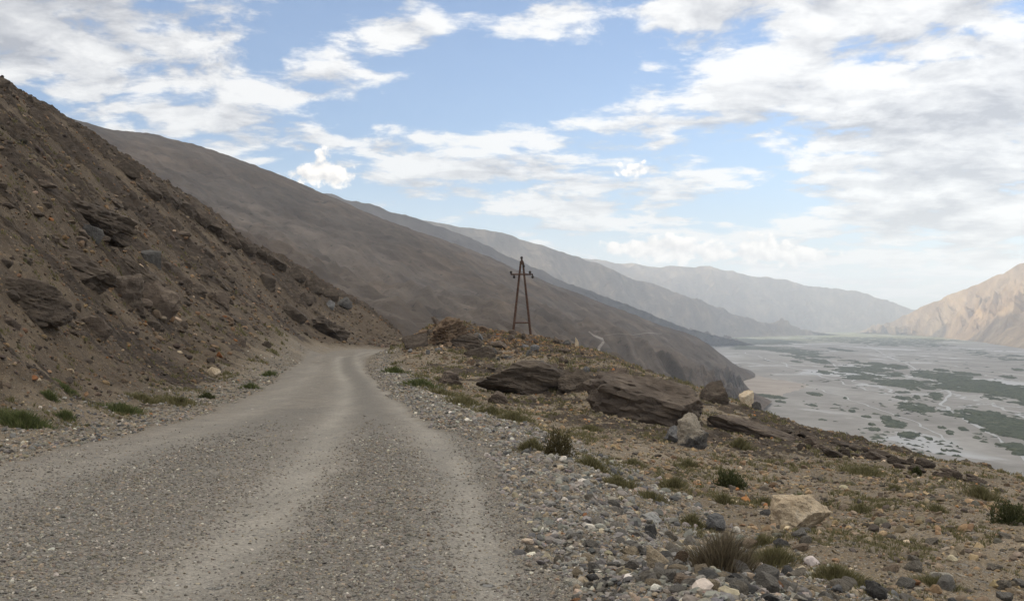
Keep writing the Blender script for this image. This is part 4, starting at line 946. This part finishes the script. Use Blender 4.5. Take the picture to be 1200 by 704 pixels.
Z_ = lambda *a: [zp(*q) for q in a]
I = 'scrub_island'
island(I, Z_((728, 300), (850, 308), (1000, 335), (1152, 358), (1400, 400), (1400, 440), (1250, 440), (1152, 425), (1060, 402), (960, 388), (900, 376), (860, 360), (800, 335)), 'largest dark green scrub island on the right side of the river flats', seed=1, hole=-.62)
island(I, Z_((855, 455), (960, 445), (1060, 462), (1152, 492), (1400, 540), (1400, 600), (1152, 560), (1080, 540), (1000, 505), (900, 480)), 'broad dark green scrub island below the largest one at the right', seed=2, hole=-.62)
island(I, Z_((1050, 575), (1110, 572), (1152, 585), (1350, 640), (1350, 690), (1152, 622), (1080, 606)), 'scrub island nearest the slope at the right edge', seed=3, hole=-.62)
island(I, Z_((1010, 528), (1080, 535), (1152, 548), (1152, 560), (1060, 545)), 'narrow scrub strip between the two lower right islands', seed=4)
island(I, Z_((432, 283), (500, 288), (560, 308), (640, 332), (760, 343), (822, 360), (780, 380), (700, 380), (640, 357), (560, 338), (480, 325), (440, 302)), 'long slanting scrub island in the middle of the river flats', seed=5, hole=-.62)
island(I, Z_((488, 256), (560, 266), (642, 290), (645, 330), (560, 320), (520, 282)), 'scrub island just above the long slanting one', seed=6, hole=-.32)
island(I, Z_((60, 208), (240, 212), (330, 226), (422, 240), (400, 252), (300, 246), (200, 226), (80, 222)), 'long dark scrub belt at the far left of the river flats', seed=7, hole=-.5)
island(I, ell(748, 440, 74, 17), 'oval scrub island in the lower middle of the river flats', seed=8, hole=-.45)
sm_ = [(675, 287, 46, 9), (383, 266, 44, 9), (310, 252, 30, 5), (825, 396, 28, 15), (702, 405, 40, 6), (790, 366, 36, 6), (668, 502, 44, 15), (637, 480, 26, 10), (592, 521, 26, 7), (580, 503, 16, 5), (712, 544, 38, 10), (797, 557, 18, 5),
       (925, 521, 22, 7), (872, 534, 18, 9), (845, 515, 22, 5), (975, 553, 16, 5), (508, 453, 18, 5), (362, 432, 18, 4), (482, 404, 8, 4), (680, 313, 18, 7), (842, 300, 32, 5), (935, 313, 58, 6), (1095, 326, 32, 5), (1130, 298, 26, 5),
       (370, 390, 34, 6), (240, 418, 26, 4), (405, 308, 26, 7), (600, 275, 30, 5), (750, 402, 14, 8), (560, 474, 22, 4), (678, 470, 14, 3), (300, 268, 26, 4), (740, 538, 30, 5), (200, 398, 60, 6), (455, 222, 60, 4)]
for i, (a, b, c, d) in enumerate(sm_):
    island(I, ell(a, b, c, d), 'small low scrub island on the grey river flats', group='small scrub islands on the river flats', seed=20 + i, hole=-.8, hgt=2.2)
island('far_scrub', Z_((-120, 182), (60, 180), (240, 186), (330, 192), (240, 205), (60, 203), (-120, 202)), None, None, seed=60, hole=-.3, hgt=4, kind='stuff')
island('far_scrub', Z_((330, 178), (520, 176), (900, 184), (860, 208), (700, 215), (560, 202), (420, 194)), None, None, seed=61, hole=.05, hgt=3, kind='stuff')
island('far_scrub', Z_((900, 215), (1152, 250), (1300, 275), (1300, 290), (1100, 262), (920, 236)), None, None, seed=62, hole=.02, hgt=2, kind='stuff')
scatter_scrub(520, 5)
water, t_, b_ = material('river_water'); t_.put(b_.inputs['Base Color'], t_.ramp(t_.noise(t_.pos(), .02, 3), [(.3, (.20, .195, .182)), (.7, (.25, .242, .226))])); b_.inputs['Roughness'].default_value = .42; b_.inputs['Specular IOR Level'].default_value = .4
t_.l.new(t_.bump(t_.noise(t_.pos(), .4, 3), .15, .1), b_.inputs['Normal'])
sand, t_, b_ = material('sand'); t_.put(b_.inputs['Base Color'], t_.ramp(t_.noise(t_.pos(), .015, 6, .6), [(.35, (.20, .165, .135)), (.65, (.29, .245, .20))]))
def channel(pts, w, seed):
    q = np.array([atz(*zp(*p), ZF)[:2] for p in pts]); q = np.stack([np.interp(np.linspace(0, 1, 160), np.linspace(0, 1, len(q)), q[:, k]) for k in (0, 1)], 1)
    t = np.arange(160) / 12.0; q[:, 0] += w * 3.5 * fbm(t + seed, t * 0 + seed, 4); q[:, 1] += w * 5 * fbm(t - seed, t * 0 - seed, 3)
    for k in range(2): q[:, k] = np.convolve(np.pad(q[:, k], 3, mode='edge'), np.ones(7) / 7, 'valid')
    tg = np.gradient(q, axis=0); tg /= np.linalg.norm(tg, axis=1)[:, None]; nr = np.stack([-tg[:, 1], tg[:, 0]], 1); ww = w * .55 * (.6 + .7 * fbm(t * 1.3 + seed * 2, t * 0, 2))[:, None]
    V = np.empty((320, 3)); V[0::2, :2] = q - nr * ww; V[1::2, :2] = q + nr * ww; V[:, 2] = ZF + .05 + .01 * seed
    tag(mesh_np('river_channel', V, np.array([[2 * i, 2 * i + 1, 2 * i + 3, 2 * i + 2] for i in range(159)]), water, True), kind='structure')
for i, (pts, w) in enumerate([
    ([(560, 205), (640, 245), (735, 290), (800, 335), (868, 366), (872, 395), (835, 425), (880, 450), (960, 500), (1060, 560), (1180, 640)], 9), ([(250, 235), (420, 262), (480, 325), (600, 362), (690, 388), (800, 390), (868, 372)], 10),
    ([(100, 232), (200, 262), (330, 300), (420, 330), (560, 372), (680, 392)], 8), ([(1300, 520), (1152, 475), (1050, 432), (930, 400), (872, 385)], 9), ([(300, 214), (500, 230), (700, 262), (900, 285), (1152, 320)], 9),
    ([(690, 395), (720, 425), (830, 440), (880, 455)], 7), ([(60, 172), (300, 176), (560, 178)], 40), ([(870, 300), (1000, 318), (1152, 345)], 7), ([(430, 262), (520, 290), (600, 330), (655, 345)], 5), ([(200, 330), (420, 380), (560, 430), (760, 500), (900, 580)], 4), ([(1152, 440), (1000, 425), (900, 440)], 8)]):
    channel(pts, w, i)
def sheet(name, poly, mat, dz, seed):
    W_ = np.array([atz(px, py, ZF)[:2] for px, py in poly]); n = len(W_); t = np.linspace(0, n, n * 24, endpoint=False)
    q = np.stack([np.interp(t, np.arange(n + 1), np.append(W_[:, k], W_[0, k])) for k in (0, 1)], 1); c = q.mean(0)
    q = c + (q - c) * (1 + .10 * fbm(np.cos(t / n * 6.283) * 6 + seed, np.sin(t / n * 6.283) * 6, 4))[:, None]
    V = np.concatenate([np.column_stack([q, np.full(len(q), ZF + .02)]), [[c[0], c[1], ZF + dz]]]); m = len(q)
    tag(mesh_np(name, V, np.array([[i, (i + 1) % m, m] for i in range(m)]), mat, True), kind='structure')
sheet('sandbank', Z_((20, 290), (120, 312), (200, 330), (335, 352), (335, 365), (240, 392), (150, 412), (40, 425), (-40, 380)), sand, 3.0, 2.0)
#DETAIL>>

# ================================================================== HAZE
bm = bmesh.new(); bmesh.ops.create_cube(bm, size=1.0)
me = bpy.data.meshes.new('haze'); bm.to_mesh(me); bm.free()
hz = bpy.data.objects.new('haze', me); COL.objects.link(hz)
z0, z1 = ZF - 700, 1340
hz.scale = (40000, 40000, z1 - z0); hz.location = (1000, 11000, (z0 + z1) / 2)
hm = bpy.data.materials.new('haze'); hm.use_nodes = True; hm.node_tree.nodes.clear()
vo = hm.node_tree.nodes.new('ShaderNodeVolumePrincipled'); oo = hm.node_tree.nodes.new('ShaderNodeOutputMaterial')
vo.inputs['Color'].default_value = (.84, .91, 1.0, 1); vo.inputs['Density'].default_value = 6.5e-5; vo.inputs['Anisotropy'].default_value = 0.0
hm.node_tree.links.new(vo.outputs[0], oo.inputs['Volume']); me.materials.append(hm)
tag(hz, kind='stuff')

# ================================================================== SUN AND SKY
SUN_EL, SUN_B = 8.2, 28.0           # low sun behind the left-hand mountain
sd = np.array([-math.cos(R(SUN_EL)) * math.cos(R(SUN_B)), -math.cos(R(SUN_EL)) * math.sin(R(SUN_B)), math.sin(R(SUN_EL))])
sun = bpy.data.lights.new('sun', 'SUN'); sun.energy = 5.0; sun.angle = R(.5); sun.color = (1, .86, .66)
so = bpy.data.objects.new('sun', sun); COL.objects.link(so); so.rotation_euler = Vector(-sd).to_track_quat('-Z', 'Y').to_euler()
wd = bpy.data.worlds.new('World'); sc.world = wd; wd.use_nodes = True
wd.cycles.sampling_method = 'MANUAL'; wd.cycles.sample_map_resolution = 256
def build_sky():
    t = NT(wd.node_tree); t.n.clear()
    out = t.new('ShaderNodeOutputWorld'); bg = t.new('ShaderNodeBackground'); t.l.new(bg.outputs[0], out.inputs[0])
    STR = .12; bg.inputs['Strength'].default_value = STR
    sk = t.new('ShaderNodeTexSky', sky_type='NISHITA', sun_disc=False)
    sk.sun_elevation = R(SUN_EL); sk.sun_rotation = math.atan2(sd[0], sd[1]); sk.altitude = 2800; sk.air_density = 1.2; sk.dust_density = .6; sk.ozone_density = 1.5
    d = t.new('ShaderNodeTexCoord').outputs['Generated']; x, y, z = t.sep(d)
    zc = t.m('MAXIMUM', z, 0.0)
    az = t.m('ARCTAN2', x, y); el = t.m('ARCSINE', zc)
    def field(elo):
        zz = t.m('ADD', zc, elo + .15)
        P = t.xyz(t.m('DIVIDE', x, zz), t.m('DIVIDE', y, zz), 0.0)
        w = t.vm('SCALE', t.vm('SUBTRACT', t.new_noise_col(P, 2.2, 3), (.5, .5, .5)), .22)
        P = t.vm('ADD', P, w)
        a = t.noise(P, 2.0, 8, .60, .0); b_ = t.noise(P, 6.5, 7, .62)
        return t.m('ADD', t.m('MULTIPLY', a, .60), t.m('MULTIPLY', b_, .40))
    def blobs(L):
        s = None
        for px, py, sx, sy, am in L:
            a0, e0 = math.atan((px - 600) / F), math.atan((HOR - py) / F)
            q = t.m('ADD', t.m('POWER', t.m('MULTIPLY', t.m('SUBTRACT', az, a0), F / sx), 2.0), t.m('POWER', t.m('MULTIPLY', t.m('SUBTRACT', el, e0), F / sy), 2.0))
            g = t.m('MULTIPLY', t.m('EXPONENT', t.m('MULTIPLY', q, -1.0)), am)
            s = g if s is None else t.m('ADD', s, g)
        return s
    up = t.ss(.34, .75, el)
    M = t.m('ADD', blobs(SKY_BLOBS), t.m('MULTIPLY', up, .20))  # cloud cover added overhead, out of view, to whiten the ambient light
    M = t.m('ADD', M, t.m('MULTIPLY', t.ss(.3, -.5, y), .10))
    D0 = t.m('ADD', field(0.0), M); D1 = t.m('ADD', field(.020), M)
    alpha = t.ss(.485, .575, D0)
    rim = t.m('MULTIPLY', t.m('SUBTRACT', D0, D1), 6.5)         # bright tops, grey bases
    thick = t.ss(.55, .74, D0)
    lit = t.m('SUBTRACT', t.m('ADD', .70, rim), t.m('MULTIPLY', thick, .56))
    lit = t.m('ADD', lit, blobs(SKY_LIGHT), clamp=True)
    k = 1 / STR
    cl = t.mix(lit, tuple(c * k for c in CLOUD_LO), tuple(c * k for c in CLOUD_HI))
    cl = t.mix(up, cl, t.mix(1.0, cl, (1.9, 1.85, 1.74), 'MULTIPLY'))      # unseen overhead cloud brightened and warmed to lift ambient light on the ground
    # heaped cumulus low over the valley
    def heap(da, de):
        u = t.xyz(t.m('ADD', az, da), t.m('ADD', t.m('MULTIPLY', el, 1.15), de), 0.0)
        v = t.m('SUBTRACT', 1.0, t.voro(t.vm('ADD', u, t.vm('SCALE', t.vm('SUBTRACT', t.new_noise_col(u, 60, 4), (.5, .5, .5)), .018)), 95, 'SMOOTH_F1')['Distance'])
        return t.m('ADD', t.m('ADD', t.m('MULTIPLY', t.noise(u, 62, 8, .64), .85), t.m('MULTIPLY', v, .34)), cum)
    cum = blobs(CUMULUS)
    c0 = heap(0, 0); c1 = heap(.003, .006)
    ca = t.m('MULTIPLY', t.ss(.74, .90, c0), t.ss(.03, .10, cum)); clt = t.m('ADD', .62, t.m('MULTIPLY', t.m('SUBTRACT', c0, c1), 2.6), clamp=True)
    cc = t.mix(clt, tuple(c * k for c in CUM_LO), tuple(c * k for c in CUM_HI))
    base = t.mix(1.0, sk.outputs[0], SKY_GAIN, 'MULTIPLY')
    hor = t.m('MULTIPLY', t.ss(.16, .0, el), .55)
    base = t.mix(hor, base, tuple(c * k for c in HORIZON))
    c = t.mix(t.m('MULTIPLY', alpha, .88), base, cl); c = t.mix(ca, c, cc)
    t.l.new(c, bg.inputs['Color'])
    # away from the valley view only the broad cover matters: the same sky with a coarse cloud field, brightened overhead for ambient light
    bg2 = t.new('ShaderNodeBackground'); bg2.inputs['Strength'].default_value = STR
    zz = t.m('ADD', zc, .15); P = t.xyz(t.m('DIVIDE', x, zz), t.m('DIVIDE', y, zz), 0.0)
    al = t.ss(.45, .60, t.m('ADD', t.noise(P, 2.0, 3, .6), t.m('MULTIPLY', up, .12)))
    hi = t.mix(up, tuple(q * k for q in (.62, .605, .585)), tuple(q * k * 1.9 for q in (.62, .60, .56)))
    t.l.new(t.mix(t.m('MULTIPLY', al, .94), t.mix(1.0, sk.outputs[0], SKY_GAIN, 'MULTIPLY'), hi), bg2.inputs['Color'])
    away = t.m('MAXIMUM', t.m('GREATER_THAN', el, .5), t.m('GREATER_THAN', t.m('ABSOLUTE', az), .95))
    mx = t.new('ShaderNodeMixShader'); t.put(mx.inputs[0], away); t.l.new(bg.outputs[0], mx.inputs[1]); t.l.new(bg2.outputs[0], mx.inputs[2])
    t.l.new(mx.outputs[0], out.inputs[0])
SKY_GAIN = (.78, .90, 1.16)
CLOUD_LO, CLOUD_HI = (.27, .27, .285), (.68, .665, .635)
CUM_LO, CUM_HI = (.45, .435, .425), (.86, .81, .74)
HORIZON = (.33, .385, .46)
SKY_BLOBS = [(60, 70, 230, 80, 0.108), (230, 110, 90, 50, 0.036), (660, 90, 200, 50, -0.11), (400, 130, 120, 30, -0.066), (560, 30, 140, 40, -0.022), (930, 70, 170, 75, 0.122), (1130, 20, 160, 25, 0.043), (1100, 150, 170, 60, 0.108), (760, 225, 130, 28, 0.058), (1120, 250, 170, 55, 0.122), (1000, 315, 130, 18, 0.04), (1150, 310, 90, 14, 0.04), (590, 150, 110, 18, 0.065), (560, 200, 110, 13, 0.065), (350, 170, 120, 16, 0.043), (465, 38, 50, 24, 0.122), (225, 150, 60, 14, 0.072), (900, 250, 70, 16, -0.077), (330, 60, 40, 40, -0.055), (480, 168, 60, 9, 0.058), (640, 245, 140, 9, 0.043), (800, 265, 200, 9, 0.029), (680, 15, 120, 22, 0.072), (390, 95, 70, 12, 0.065), (370, 118, 60, 8, 0.058)]
SKY_LIGHT = [(960, 60, 150, 60, .30), (130, 35, 200, 40, -.30), (1080, 185, 220, 25, -.16), (740, 225, 80, 14, -.2), (1130, 270, 140, 16, -.12)]
CUMULUS = [(380, 192, 15, 22, .25), (376, 206, 30, 13, .20), (402, 208, 24, 13, .20), (345, 208, 26, 9, .18), (770, 292, 40, 15, .25), (820, 290, 36, 17, .26), (892, 292, 34, 17, .27), (940, 302, 28, 13, .23), (725, 290, 50, 9, .2), (742, 198, 24, 13, .22), (860, 302, 130, 8, .17)]
build_sky()

sc.view_settings.view_transform = 'Standard'; sc.view_settings.look = 'None'; sc.view_settings.exposure = 0.78; sc.view_settings.gamma = 1.0
sc.render.engine = 'CYCLES'
cy = sc.cycles; cy.use_denoising = True; cy.max_bounces = 4; cy.diffuse_bounces = 2; cy.glossy_bounces = 2; cy.transparent_max_bounces = 8; cy.volume_bounces = 2; cy.sample_clamp_indirect = 4.0
